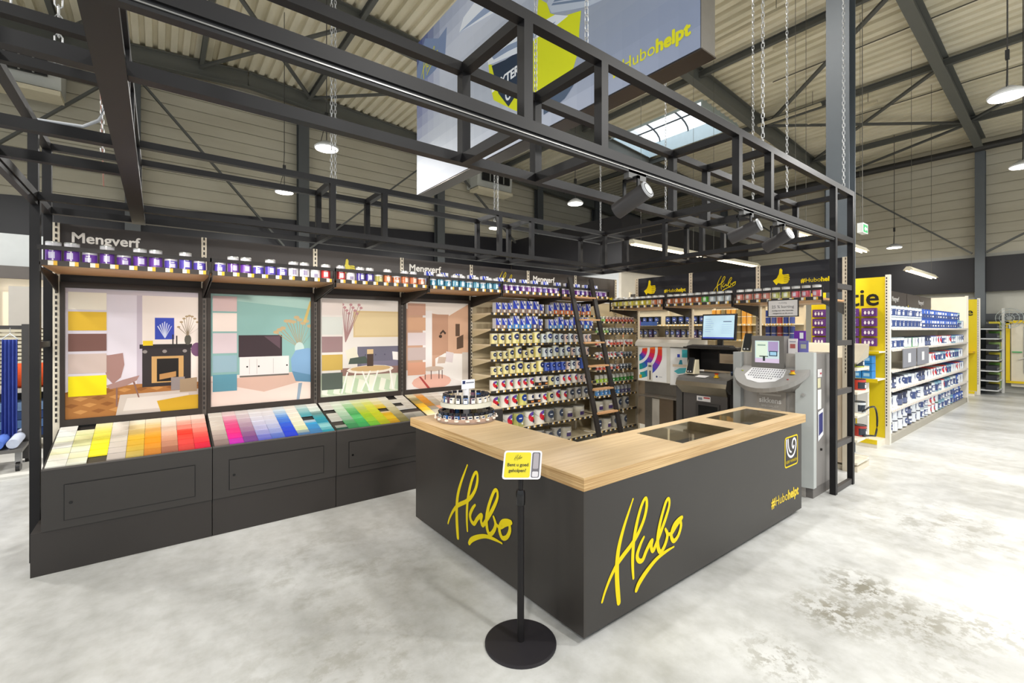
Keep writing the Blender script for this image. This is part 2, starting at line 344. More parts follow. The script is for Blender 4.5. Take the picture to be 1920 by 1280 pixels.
braces = [((-.4,14.6,8.1),(2.9,14.6,4.3)), ((7.9,14.6,8.1),(3.6,14.6,4.3)), ((8.3,14.6,8.1),(12.7,14.6,4.4)), ((-4.3,14.6,4.2),(-.7,14.6,8.1)),
          ((19.7,6.1,7.4),(19.7,2.4,4.2)), ((19.7,-1.7,6.4),(19.7,2.1,4.2)), ((19.7,10.0,7.3),(19.7,6.3,4.3)),
          ((14.35,2.3,7.95),(18,6.1,7.75)), ((18,2.3,7.7),(14.35,6.1,7.95)), ((18,2.3,7.7),(14.35,-1.7,7.95)), ((18,2.3,7.65),(19.8,6.1,7.5)), ((10.8,2.3,8.2),(14.35,6.1,7.95)),
          ((.9,10.3,8.8),(3.6,14.5,8.8)), ((3.6,10.3,8.8),(.9,14.5,8.8)), ((7.2,10.3,8.5),(3.6,14.5,8.8)), ((3.6,6.3,8.8),(7.2,10.1,8.5)), ((-1.8,14.5,8.6),(.9,10.3,8.8))]
for a, c in braces: struct('trim_brace', MB().bar(a, c, .09, .05, '#5a5b58'), M_mat, 'diagonal steel brace')
struct('trim_5', MB().tube([(19.55, -8, 7.35), (19.55, 14.8, 7.35)], .11, '#2e2d2b', 12), M_mat, 'dark round pipe along the eaves of the right wall')
for i, x in enumerate((15.9, 12.6)):
    mb = MB(); mb.tube([(x, -4, roofz(x)-.03), (x, 5.2, roofz(x)-.03)], .012, '#4a463c', 5)
    mb.build('conduit', M_mat, None, ['thin dark conduit under the roof deck nearer the right wall', 'thin dark conduit under the roof deck nearer the counter'][i], 'cable')
# the big free-standing column behind the canopy
mb = MB(); ibeam(mb, (8.3, 2.445, 0), (8.3, 2.445, 8.5), .30, .29, '#5e656b', (1, 0, 0)); mb.build('steel_column', M_mat, None, 'tall grey steel column rising behind the right end of the canopy', 'column')
# heaters on the back wall
def heater(x, z, w, label):
    t = thing('air_heater', label, 'heater', (x, 14.3, z))
    MB().hexa([(x,14.1,z),(x+w,14.1,z),(x+w,14.8,z),(x,14.8,z),(x,14.0,z+.9),(x+w,14.0,z+.9),(x+w,14.8,z+.9),(x,14.8,z+.9)], '#c9cac4').build('housing', M_mat, t)
    m = MB(); m.box(x+.15, x+w-.2, 13.93, 14.0, z+.2, z+.75, '#0e0e0f'); m.build('grille', M_mat, t)
    for k in range(3): MB().box(x+.15+(w-.35)*(k+1)/4-.01, x+.17+(w-.35)*(k+1)/4, 13.9, 13.93, z+.2, z+.75, '#9a9b96').build('grille_bar', M_mat, t)
    MB().box(x, x+w, 14.0, 14.6, z-.15, z-.05, '#e0d6bb').build('lower_tray', M_mat, t)
heater(-2.9, 7.15, 1.2, 'white air heater with dark grille high at the left of the back wall')
heater(9.3, 7.2, 1.6, 'white air heater with dark grille high on the back wall behind the banner')
#==FRAME==
# ------------------------------------------------------------------ steel canopy frame
cf = thing('canopy_frame', 'black square-tube steel canopy frame of box trusses around the paint counter', 'frame', (6.68, 1.86, 0))
XN = [-.79, -.16, 1.53, 2.13, 3.83, 4.43, 6.08, 6.67]; YN = [1.86, 2.47, 3.45, 4.05, 5.23, 5.80]; ZB, ZT, Tb = 2.95, 3.52, .06
def chord(mb, a, b, w=Tb): mb.bar(a, b, w, w, STL)
def xtruss(name, y0, y1):
    mb = MB()
    for y in (y0, y1):
        for z in (ZB, ZT): chord(mb, (XN[0]-.03, y, z), (XN[-1]+.03, y, z))
        for x in XN: chord(mb, (x, y, ZB+Tb/2), (x, y, ZT-Tb/2))
    for x in XN:
        for z in (ZB, ZT): chord(mb, (x, y0+Tb/2, z), (x, y1-Tb/2, z))
    mb.build(name, M_frame, cf)
xtruss('front_truss', YN[0], YN[1]); xtruss('back_truss', YN[4], YN[5])
def ytruss(name, x0, x1):
    mb = MB()
    for x in (x0, x1):
        for z in (ZB, ZT): chord(mb, (x, YN[1]+Tb/2, z), (x, YN[4]-Tb/2, z))
        for y in YN[2:4]: chord(mb, (x, y, ZB+Tb/2), (x, y, ZT-Tb/2))
    for y in YN[2:4]:
        for z in (ZB, ZT): chord(mb, (x0+Tb/2, y, z), (x1-Tb/2, y, z))
    mb.build(name, M_frame, cf)
ytruss('left_truss', XN[0], XN[1]); ytruss('right_truss', XN[6], XN[7])
mb = MB(); mb.box(-.20, -.10, 1.9, 5.75, 2.9, 2.93, STL); mb.build('lower_flange', M_frame, cf)
for x, y in ((-.79, 5.30), (-.79, 5.86), (6.08, 1.86), (6.67, 1.86)):
    MB().box(x-.03, x+.03, y-.03, y+.03, 0, ZB-.03, STL).build('post', M_frame, cf)
for z in (.04, .55, 1.15, 1.72, 2.38): MB().box(6.11, 6.64, 1.84, 1.88, z-.03, z+.03, '#4a4746').build('rung', M_frame, cf)
for z in (1.75, .6): MB().box(-.81, -.77, 5.33, 5.83, z-.025, z+.025, STL).build('rung', M_frame, cf)
# lighting track under the front truss
tr = thing('lighting_track', 'black spotlight track fixed under the front truss of the canopy', 'lighting track', (3, 1.86, 2.88))
MB().box(-.8, 6.1, 1.84, 1.88, 2.885, 2.92, '#1d1d1f').build('rail', M_frame, tr); MB().box(-.8, 6.1, 1.835, 1.84, 2.9, 2.905, '#8b8a88').build('edge_strip', M_metal, tr)
tr2 = thing('lighting_track', 'short black spotlight track under the left truss above the colour display', 'lighting track', (-.79, 3.8, 2.88))
MB().box(-.81, -.77, 2.2, 5.3, 2.885, 2.92, '#1d1d1f').build('rail', M_frame, tr2)
def spot(loc, aim, label, power=120):
    t = thing('spotlight', label, 'spotlight', loc, 'black cylinder spotlights on the canopy track')
    x, y, z = loc; a = Vector(aim)-Vector((x, y, z-.19)); a.normalize(); c = Vector((x, y, z-.19))
    MB().box(x-.05, x+.13, y-.02, y+.02, z-.05, z, '#6a6a6a').build('track_adaptor', M_frame, t)
    MB().box(x-.012, x+.012, y-.06, y-.05, z-.2, z-.04, '#1b1b1d').box(x-.012, x+.012, y+.05, y+.06, z-.2, z-.04, '#1b1b1d').box(x-.012, x+.012, y-.06, y+.06, z-.06, z-.04, '#1b1b1d').build('yoke', M_frame, t)
    MB().tube([c-a*.12, c-a*.1, c+a*.12], [.045, .055, .055], '#3c3a3b', 20).build('body', M_frame, t)
    m = MB(); m.tube([c-a*.131, c-a*.12], [.054, .056], '#b9bbc0', 20); m.tube([c-a*.133, c-a*.131], [.042, .042], '#30302f', 20); m.tube([c-a*.135, c-a*.133], [.036, .038], '#d9dbde', 20); m.build('rear_cap', M_gloss, t)
    l = bpy.data.lights.new('beam', 'SPOT'); l.energy = power; l.spot_size = 1.3; l.spot_blend = .7; l.shadow_soft_size = .05; l.color = (1, .92, .82)
    lo = bpy.data.objects.new('beam', l); COL.objects.link(lo); lo.parent = t; lo.location = c+a*.15-Vector(loc); lo.rotation_euler = a.to_track_quat('-Z', 'Y').to_euler()
spot((2.42, 1.86, 2.9), (2.0, 5.6, 1.1), 'leftmost of the three cylinder spotlights on the front track, the nearest one', 80)
spot((3.95, 1.86, 2.9), (3.3, 5.5, 1.3), 'middle one of the three cylinder spotlights on the front track', 90)
spot((4.6, 1.86, 2.9), (4.9, 5.3, 1.2), 'rightmost of the three cylinder spotlights on the front track', 90)
spot((-.79, 3.35, 2.9), (.4, 5.6, 1.3), 'dark cylinder spotlight at the left edge under the left truss', 35)
for i, (y, tx, pw) in enumerate(((2.35, -.2, 45), (2.6, 1.2, 85), (2.85, 2.4, 120), (3.08, 4.4, 170))):   # heads on the left track, outside the frame
    spot((-.79, y, 2.9), (tx, 5.7, 1.3), nth(i+1)+' spotlight on the left track outside the picture', pw)
# chains
def chain(x, y, z0, z1, label, big=False):
    mb = MB(); L = .055 if not big else .075; z = z0; k = 0; r = .0035 if not big else .005; w = .012 if not big else .018
    while z < z1:
        ang = 0 if k % 2 == 0 else PI/2; c, s_ = math.cos(ang), math.sin(ang)
        ring = [(w, .2), (w, .8), (w*.5, 1), (-w*.5, 1), (-w, .8), (-w, .2), (-w*.5, 0), (w*.5, 0)]
        pts = [(x+a*c, y+a*s_, z+b*L) for a, b in ring]; pts.append(pts[0])
        mb.tube(pts, r, '#c9cacb', 4, caps=False); z += L*.82; k += 1
    mb.build('hanging_chain', M_steel, None, label, 'chain', 'steel chains carrying the canopy frame')
chain(-.5, 4.05, 3.55, 5.6, 'heavy pale chain hanging to the upper left corner of the frame', True)
chain(-.62, 3.45, 3.55, 5.2, 'second heavy pale chain at the upper left corner of the frame', True)
chain(-.30, 5.23, 3.55, 7.5, 'chain beside the bent white cable at the upper left')
chain(-.42, 5.80, 3.55, 7.5, 'thinner chain just left of the flat left beam')
chain(1.52, 5.23, 3.55, 8.6, 'chain hanging left of the high-bay lamp to the back truss')
chain(1.73, 5.80, 3.55, 8.6, 'chain hanging right of the high-bay lamp to the back truss')
chain(2.13, 2.47, 3.55, 6.5, 'chain in front of the triangular emblem of the banner')
chain(2.0, 1.86, 3.55, 6.5, 'chain in front of the brush bristles on the banner')
chain(3.80, 5.23, 3.55, 7.9, 'chain below the lower edge of the banner, left one')
chain(4.15, 5.80, 3.55, 7.9, 'chain below the lower edge of the banner, right one')
chain(6.08, 2.75, 3.55, 7.8, 'chain hanging left of the steel column to the right truss')
chain(6.4, 2.47, 3.55, 7.9, 'chain nearer the steel column to the right truss')
chain(6.55, 1.9, 3.55, 8.2, 'chain hanging right in front of the steel column')
chain(4.3, 1.86, 3.55, 7.9, 'chain in front of the skylight')
chain(6.05, 5.3, 3.55, 7.9, 'left chain at the rear right corner of the frame')
chain(6.1, 4.05, 3.55, 7.9, 'chain beside the largest spotlight over the right truss')
MB().tube([(-.36, 5.23, 7.5), (-.36, 5.23, 3.8), (-.40, 5.23, 3.66), (-.5, 5.23, 3.58), (-.78, 5.23, 3.56)], .014, '#c3c7ce', 8).build('power_cable', M_mat, None, 'thick white cable dropping beside the chains to the back truss', 'cable')
MB().tube([(-.52, 6.5, 8.4), (-.5, 6.5, 5), (-.46, 6.5, 3.4)], .006, '#8a5a4a', 5).build('power_cable', M_mat, None, 'thin brown cable hanging in front of the back wall at the left', 'cable')
# pendant high-bay lamps
def highbay(x, y, z, label, r=.2, p=130):
    t = thing('highbay_lamp', label, 'lamp', (x, y, z), 'round high-bay lamps over the shop')
    MB().lathe(x, y, [(r*.95, z+.0, '#d9dbdc'), (r, z+.02, '#c8cacb'), (r*.8, z+.06, '#9a9c9e'), (r*.35, z+.12, '#707274')], '#808285', 24).build('housing', M_mat, t)
    MB().lathe(x, y, [(r*.9, z-.01), (r*.9, z-.002)], '#ffffff', 24).build('diffuser', M_led, t)
    MB().tube([(x, y, z+.12), (x, y, z+.5), (x+.02, y, z+.55), (x-.01, y, z+.62), (x, y, z+.9), (x, y, roofz(x)-.012)], .008, '#3a3836', 6).build('cable', M_mat, t)
    MB().tube([(x-.1, y, z+.08), (x-.05, y, z+.3), (x+.01, y, z+.5)], .006, '#1c1b1b', 5).box(x-.03, x+.03, y-.02, y+.02, z+.5, z+.62, '#161616').build('connector', M_mat, t)
    area('lamp_light', (0, 0, -.03), r*2, p, (1, .98, .945), parent=t)
highbay(2.3, 8.2, 5.0, 'high-bay lamp above the left part of the display, the nearer and higher one')
highbay(2.27, 11.4, 5.0, 'high-bay lamp deeper in the hall left of the banner')
highbay(8.2, 8.0, 5.0, 'high-bay lamp hanging below the banner to the left of the largest spotlight')
highbay(8.23, 11.47, 5.0, 'faint farther high-bay lamp seen through the back truss')
highbay(9.0, .76, 5.0, 'bright high-bay lamp at the upper right of the hall')
highbay(13.1, .9, 5.0, 'high-bay lamp at the right edge beyond the bright one')
highbay(18.0, 3.9, 4.4, 'small high-bay lamp in front of the right wall', .2, 60)
for i, (x, y) in enumerate(((-3.6, 4.8), (-3.6, 9), (2.4, -2.6), (5.6, -1.6), (-2.6, -1.8), (9.2, -3.0), (14, -3), (-7, 3))):
    highbay(x, y, 5.6, 'high-bay lamp outside the picture, the '+ONES[i+1]+' of that row', .2, 240)
highbay(5.0, 3.3, 8.0, 'added unseen high-bay lamp high above the machines, there to brighten them', .2, 260)  # extra lamp out of view, added to brighten the machine area
# fluorescent strip fittings
def strip(x0, x1, y, z, label, p=35, on=True):
    t = thing('strip_light', label, 'strip light', ((x0+x1)/2, y, z), 'fluorescent strip fittings')
    MB().hexa([(x0,y-.09,z),(x1,y-.09,z),(x1,y+.09,z),(x0,y+.09,z),(x0,y-.03,z+.08),(x1,y-.03,z+.08),(x1,y+.03,z+.08),(x0,y+.03,z+.08)], '#b9b39e').build('reflector', M_mat, t)
    for dy in (-.04, .04): MB().tube([(x0+.05, y+dy, z-.012), (x1-.05, y+dy, z-.012)], .014, '#fff2d8', 8).build('tube', M_tubeglow if on else M_mat, t)
    for xx in (x0+.3, x1-.3): MB().tube([(xx, y, z+.08), (xx, y, roofz(xx)-.012)], .004, '#555248', 4).build('suspension_wire', M_mat, t)
    if on: area('strip_glow', (0, 0, -.05), x1-x0, p, (1, .85, .62), parent=t, shape='RECTANGLE', sy=.15)
strip(7.05, 9.5, 5.42, 3.5, 'warm strip light hanging behind the back of the canopy, the near one')
strip(9.75, 12.2, 5.42, 3.5, 'warm strip light beyond the near one, ending above the thumb header sign')
strip(8.2, 9.25, 3.15, 3.5, 'short strip light seen through the right end of the canopy')
strip(10.7, 11.7, 3.02, 3.5, 'strip light right of the canopy post')
strip(13.2, 15.8, 2.62, 3.2, 'bright strip light above the bucket gondola')
for i, (x, y0) in enumerate(((9.6, 4.5), (10.7, 3.6), (13.8, 5.3), (14.6, 4.3))):
    z = roofz(x)-.45
    t = thing('roof_batten', nth(i+1)+' slim unlit batten light below the roof deck, counted from the banner', 'strip light', (x, y0, z), 'unlit battens below the roof')
    MB().box(x-.05, x+.05, y0-.8, y0+.8, z, z+.06, '#c9bfa4').build('body', M_mat, t); MB().tube([(x, y0-.6, z+.06), (x, y0-.6, roofz(x))], .006, '#4d4a43', 4).build('wire', M_mat, t)
# exit sign
t = thing('exit_sign', 'white and green emergency exit sign hanging beyond the right end of the canopy', 'sign', (9.4, 2.5, 3.55))
MB().box(9.28, 9.55, 2.42, 2.5, 3.5, 3.66, '#e3e6e4').build('housing', M_mat, t); MB().tube([(9.4, 2.46, 3.66), (9.4, 2.46, roofz(9.4)-.012)], .006, '#55524a', 5).build('suspension_rod', M_mat, t); mb = MB(); F = FY(9.3, 2.42, 3.51); mb.rect(F, 0, 0, .23, .13, '#2d9a58'); mb.poly(F, [(.05,.06),(.12,.1),(.12,.08),(.2,.08),(.2,.045),(.12,.045),(.12,.02)], '#ffffff', .003); mb.build('panel', M_print, t)
# hanging banner light box
bn = thing('banner', 'huge pale blue and white light-box banner with yellow paint pot print hanging above the canopy', 'banner', (3.6, 4.6, 4.18))
bx0, bx1, by0, by1, bz0, bz1 = 3.5, 3.73, 2.0, 7.17, 4.18, 6.76
MB().box(bx0+.01, bx1, by0, by1, bz0, bz1, '#8b8884').box(bx0+.01, bx1, by0-.01, by1+.01, bz0-.012, bz0, '#5d5651').build('aluminium_frame', M_metal, bn)
mb = MB(); F = FX(bx0, by1, bz0); w, h = by1-by0, bz1-bz0; nx, ny = 26, 14
def bcol(u, v):
    a = .5+.5*math.sin(3.1*u+1.7*math.sin(4*v)+.5); k = .5+.5*math.sin(5*v-2.2*u+.8)
    r = .55+.28*a+.1*k; g = .60+.26*a+.09*k; bb = .72+.22*a+.05*k
    if u < .16 and v > .25: q = max(0, 1-u/.16)*.35*min(1, (v-.25)*3); r -= q; g -= q; bb -= q*.7
    return tuple(min(1, c)**2.2*.84 for c in (r, g, bb))
for i in range(nx):
    for j in range(ny): mb.rect(F, w*i/nx, h*j/ny, w*(i+1)/nx, h*(j+1)/ny, bcol((i+.5)/nx, (j+.5)/ny), .001)
def bp(pts, col, d): mb.poly(F, [(a*w, c*h) for a, c in pts], col, d)
def bpx(pts, col, d):   # printed shapes given as fractions of the banner
    bp(pts, col, d)
bpx([(.0,.83),(.06,.978),(.148,.889),(.199,.907),(.189,.748),(.127,.714),(.072,.711),(.0,.742)], '#7d8fb4', .002)
bpx([(.612,.60),(.64,.548),(.651,.491),(.687,.437),(.743,.401),(.738,.328),(.736,.248),(.717,.17),(.692,.146),(.656,.137),(.632,.127),(.568,.108),(.514,.176),(.438,.281),(.424,.361),(.415,.486),(.459,.433),(.565,.422),(.606,.434),(.606,.502)], '#d6dc2a', .003)
bpx([(.43,.463),(.487,.44),(.568,.427),(.570,.316),(.552,.253),(.501,.198),(.459,.298),(.445,.378)], '#2c3a4e', .0045)
bpx([(.408,.532),(.445,.564),(.552,.505),(.606,.487),(.667,.467),(.707,.419),(.667,.416),(.606,.427),(.552,.418),(.487,.448),(.438,.469),(.415,.481)], '#dfe6f2', .006)
bpx([(.43,.51),(.50,.50),(.60,.455),(.67,.435),(.66,.43),(.58,.44),(.50,.47),(.44,.485)], '#8b9cba', .0065)
bpx([(.629,.114),(.667,.121),(.707,.151),(.726,.168),(.726,.121),(.697,.082),(.656,.064),(.63,.062)], '#54647c', .006)
bpx([(.64,.548),(.656,.486),(.717,.433),(.763,.395),(.818,.371),(.80,.48),(.70,.62)], '#b9c4d6', .0055)
for k in range(10): bpx([(.655+.006*k,.52+.008*k),(.66+.006*k,.525+.008*k),(.81+.004*k,.385+.02*k),(.805+.004*k,.38+.02*k)], '#7486a2', .0058+k*.0001)
bpx([(.27,.799),(.459,.718),(.565,.695),(.52,.86),(.4,.90),(.293,.86)], '#e6ecf8', .004); bpx([(.27,.799),(.40,.80),(.52,.76),(.55,.71),(.459,.74)], '#97a8c8', .0045)
mb.text(F, 'BAXTER', w*.43, h*.325, .16, '#e8ecf4', .03, d=.007); mb.ell(F, w*.501, h*.262, .065, .085, '#dfe5ee', .007); mb.ell(F, w*.501, h*.262, .040, .055, '#2c3a4e', .0075); mb.ell(F, w*.501, h*.272, .018, .035, '#dfe5ee', .008)
mb.logo(F, .16, h*.725, .42, '#d9d62a', .006, 1.1); mb.hashtag(F, w*.982, h*.06, .165, '#d9d62a', d=.006)
mb.build('printed_fabric', M_glowprint, bn)
#==WALLDISPLAY==
# ------------------------------------------------------------------ colour display wall
SX = [-.72+1.095*i for i in range(8)]; WY = 5.72
for i, x in enumerate(SX):
    t = thing('slotted_upright', nth(i+1)+' slotted shelving upright from the left in the display wall', 'upright', (x, WY, 0), 'slotted uprights of the display wall')
    MB().box(x-.022, x+.022, WY-.02, WY+.04, 0, 2.83, CRM if i == 0 or i > 3 else '#57504a'); mb = MB(); mb.box(x-.022, x+.022, WY-.02, WY+.04, 0, 2.83, CRM if i == 0 or i > 3 else '#57504a').box(x-.0225, x+.0225, WY-.022, WY+.041, 2.3, 2.831, CRM); z = 1.05
    while z < 2.8: mb.box(x-.007, x+.007, WY-.0245, WY-.0225, z, z+.03, '#1d1b1a'); z += .05
    mb.build('slotted_rail', M_mat, t)
HD = ['Mengverf', '', 'thumb', 'Mengverf', 'logo', 'Mengverf', 'thumbtag']
HL = ['large white lettering at the left end', 'plain black, second from the left', 'yellow thumbs-up at its middle', 'white lettering above the last poster', 'yellow script logo', 'white lettering above the paint shelves', 'yellow thumbs-up behind the ladder']
for i in range(7):
    x0, x1 = SX[i]+.024, SX[i+1]-.024
    t = thing('header_sign', 'black header panel with '+HL[i] if i != 1 else 'plain black header panel right of the one with large white lettering', 'sign', ((x0+x1)/2, WY, 2.4), 'black header panels over the display wall')
    MB().box(x0, x1, WY-.01, WY+.01, 2.38, 2.83, '#3a3533').build('panel', M_dark, t)
    mb = MB(); F = FY(x0, WY-.012, 2.38)
    if HD[i] == 'Mengverf': mb.text(F, 'Mengverf', .07 if i == 0 else .08, .29, .128, '#e9e7e2', .02)
    if HD[i] == 'thumb': mb.thumb(F, .26, .17, .2, '#cfc24a')
    if HD[i] == 'logo': mb.logo(F, .42, .12, .28, YEL)
    if HD[i] == 'thumbtag': mb.thumb(F, .3, .17, .2, YEL); mb.hashtag(F, 1.02, .06, .07, YEL)
    if mb.v: mb.build('lettering', M_print, t)
# back panels behind the posters and between header and posters
for i in range(4):
    MB().box(SX[i]+.024, SX[i+1]-.024, WY, WY+.02, .3, 2.38, '#231f1d').build('back_panel', M_dark, None, 'dark back panel behind the '+nth(i+1)+' interior poster', 'panel', 'dark back panels of the display wall')
# posters
def P1(m, R, B, Q):
    B(0,0,1,1,'#d8d1dc'); B(.5,0,.56,.8,'#bdb2c0'); B(.54,0,1,.8,'#e8ddd6'); B(0,0,1,.04,'#c9c0c9')
    Q([(0,.8),(.5,.76),(1,.77),(1,1),(0,1)],'#a8703a')
    for k in range(9):
        for j in range(4): Q([(k*.12+.06*(j%2),.80+.05*j),(k*.12+.05+.06*(j%2),.82+.05*j),(k*.12+.1+.06*(j%2),.80+.05*j),(k*.12+.05+.06*(j%2),.785+.05*j)], '#c48c50' if (k+j)%2 else '#8f5a2b')
    Q([(.38,.84),(.98,.83),(1,1),(.35,1)],'#c8bdb6'); Q([(.43,.87),(.9,.86),(.92,.97),(.4,.97)],'#d8d0cb')
    B(.52,.44,.93,.475,'#262122'); B(.54,.475,.92,.79,'#2e2729'); B(.61,.54,.86,.76,'#c79d63'); B(.65,.56,.82,.75,'#17110f')
    for k in range(3): Q([(.67,.72-.015*k),(.80,.70-.015*k),(.80,.715-.015*k),(.67,.735-.015*k)],'#b98a54')
    for k in (.56,.71,.87): m_e(m,R,k,.50,.018,.014,'#8f8785')
    B(.635,.22,.785,.40,'#3347b0')
    for a in range(7): Q([(.71,.39),(.715,.39),(.66+.018*a,.25+.012*abs(3-a)),(.652+.018*a,.255+.012*abs(3-a))],'#c9d0ea')
    B(.545,.41,.62,.45,'#e3c520'); m_e(m,R,.895,.405,.028,.045,'#55534a'); B(.88,.37,.91,.4,'#55534a')
    for a in range(9): Q([(.89,.37),(.895,.37),(.82+.022*a,.20+.006*(a-4)**2),(.816+.022*a,.205+.006*(a-4)**2)],'#8c7c66'); m_e(m,R,.82+.022*a,.20+.006*(a-4)**2,.014,.008,'#a8906f')
    B(.77,.36,.78,.44,'#2b2425'); B(.8,.37,.81,.44,'#2b2425'); m_e(m,R,.97,.49,.05,.06,'#6e4a6c')
    Q([(.17,.515),(.3,.52),(.40,.505),(.41,.60),(.385,.7),(.33,.75),(.29,.7),(.26,.6)],'#a07b75'); Q([(.28,.76),(.4,.72),(.52,.69),(.5,.73),(.42,.77),(.31,.79)],'#a5827c')
    B(.35,.78,.362,.93,'#8a665c'); Q([(.47,.74),(.485,.74),(.52,.87),(.51,.87)],'#8a665c')
    B(.76,.72,.87,.83,'#938a8a'); Q([(.83,.74),(.97,.73),(.97,.85),(.83,.85)],'#a58f74'); Q([(.65,.91),(.9,.88),(1,.88),(1,1),(.68,1)],'#caa228')
    for v0, v1, c in ((.03,.165,'#ebe3d3'),(.18,.325,'#d6ae2c'),(.35,.485,'#745049'),(.505,.655,'#c6b3ac'),(.675,.83,'#efdd08')): B(.03,v0,.285,v1,c,.004)
def P2(m, R, B, Q):
    B(0,0,1,1,'#86aeaa'); Q([(0,.04),(0,0),(1,0),(1,.12)],'#9fc0ba'); B(0,.73,1,1,'#e6d2c8'); Q([(0,.78),(.6,.73),(1,.74),(1,.8),(.5,.9)],'#d3b0a0')
    B(.26,.37,.68,.57,'#3b2e33'); Q([(.5,.38),(.66,.38),(.66,.5)],'#5c4750'); B(.27,.57,.75,.74,'#e2dcda'); B(.27,.74,.75,.755,'#6d6660')
    for k in (.36,.43,.59): B(k,.59,k+.004,.73,'#b5adac')
    for k in (.34,.45,.73): m_e(m,R,k,.66,.009,.008,'#26221f')
    for a in range(12): Q([(.86,.5),(.865,.5),(.62+.035*a,.20+.004*(a-6)**2+.02*(a%3)),(.615+.035*a,.205+.004*(a-6)**2+.02*(a%3))],'#a98f66'); m_e(m,R,.62+.035*a,.2+.004*(a-6)**2+.02*(a%3),.03,.016,'#b9a27c')
    Q([(.9,.24),(.97,.04),(1,.02),(.93,.25)],'#c6ae6a'); m_e(m,R,.86,.5,.05,.06,'#b9cdca')
    Q([(.77,.6),(.82,.52),(.95,.50),(1,.51),(1,.8),(.84,.78),(.78,.72)],'#7ba0c4'); Q([(.78,.72),(1,.77),(1,.84),(.82,.82)],'#5f89a8'); Q([(.85,.84),(.89,.84),(.86,1),(.83,1)],'#8f9fb0')
    for v0, v1, c in ((.02,.155,'#c9b0b0'),(.17,.335,'#e4d5cd'),(.35,.53,'#d2c2c8'),(.55,.70,'#8facb9'),(.72,.87,'#5c93a5')): B(.03,v0,.245,v1,c,.004)
def P3(m, R, B, Q):
    B(0,0,1,1,'#dcd6d2'); B(.4,.12,1,.40,'#cdb68a'); B(.42,.14,1,.38,'#d5c198'); B(0,.78,1,1,'#cfd8c2')
    for k in range(14): Q([(.05+.07*k,.8+.02*(k%4)),(.12+.07*k,.82+.02*(k%4)),(.1+.07*k,.99),(.02+.07*k,.97)],'#b9ccb0' if k%2 else '#e6e6da')
    B(.45,.50,1,.72,'#6d6a7c'); B(.5,.66,1,.76,'#7a7489'); B(.25,.72,1,.80,'#8f6f68')
    for k in (.55,.68,.8,.92): m_e(m,R,k,.59,.008,.008,'#4c4960')
    Q([(.3,.54),(.42,.5),(.47,.62),(.34,.66)],'#ddd8c6'); Q([(.36,.62),(.55,.60),(.6,.68),(.34,.68)],'#4b5750'); Q([(.9,.56),(1,.57),(1,.66),(.91,.65)],'#e9e4e2')
    for a in range(10): Q([(.3,.45),(.31,.45),(.27+.025*a,.06+.03*(a%4)),(.262+.025*a,.065+.03*(a%4))],'#a07c7c'); m_e(m,R,.27+.025*a,.06+.03*(a%4),.02,.014,'#b98a90')
    m_e(m,R,.62,.745,.3,.045,'#e9e0d4'); m_e(m,R,.62,.735,.26,.03,'#c9a878'); B(.57,.53,.65,.71,'#4b3a33'); B(.57,.53,.65,.58,'#d8b98c')
    for a, c in ((.32,.25),(.42,.36),(.5,.6),(.7,.62),(.86,.9),(.6,.48)): Q([(a,.76),(a+.02,.76),(c+.02,.98),(c,.98)],'#f2eeea')
    for v0, v1, c in ((.01,.17,'#d9cfcb'),(.19,.37,'#ccd0cc'),(.39,.55,'#957a7c'),(.575,.735,'#c2a455'),(.76,.93,'#565e58')): B(.03,v0,.27,v1,c,.004)
def P4(m, R, B, Q):
    B(0,0,1,1,'#c49c84'); Q([(0,0),(1,0),(.65,.16),(0,.08)],'#e6ddd6'); B(.26,.1,.4,.82,'#e8e3e2'); B(.4,.14,.66,.62,'#b98f76'); Q([(.65,.16),(1,0),(1,1),(.65,1)],'#cfa78c')
    B(0,.78,1,1,'#e3dcda'); Q([(.45,.66),(.6,.6),(.95,.62),(.95,.85),(.85,.95),(.45,.82)],'#ebe6e3'); Q([(.62,.58),(.74,.6),(.72,.72),(.6,.7)],'#d9cdd0'); Q([(.5,.64),(.62,.65),(.6,.72),(.48,.72)],'#c9b3a4')
    B(.77,.25,.84,.4,'#5c4637'); Q([(.79,.42),(.9,.38),(.9,.54),(.79,.56)],'#5c4637'); B(.88,.6,1,.95,'#c9c0b8')
    m_e(m,R,.4,.93,.3,.09,'#dfae9f'); Q([(.2,.86),(.23,.86),(.37,1),(.33,1)],'#a8403c'); m_e(m,R,.42,.78,.16,.03,'#c8b3a4')
    for a in (.29,.38,.5,.55): B(a,.8,a+.012,.9,'#5a3c30')
    Q([(.52,.36),(.57,.32),(.62,.36),(.6,.38),(.57,.35),(.53,.38)],'#3f2f26'); m_e(m,R,.53,.4,.025,.02,'#3f2f26')
    for v0, v1, c in ((.02,.155,'#c49a86'),(.18,.33,'#cb9f80'),(.355,.5,'#d6c8ca'),(.525,.67,'#bfadaa'),(.695,.84,'#d39c82')): B(.04,v0,.3,v1,c,.004)
def m_e(m, R, x, y, rx, ry, c): m.ell(R[0], x*R[1], (1-y)*R[2], rx*R[1], ry*R[2], c, R[3][0], 14); R[3][0] += .00002
PL = ['interior poster with black fireplace and yellow swatches', 'interior poster with television and teal wall', 'interior poster with grey sofa and round table', 'interior poster with white sofa and pink rug']
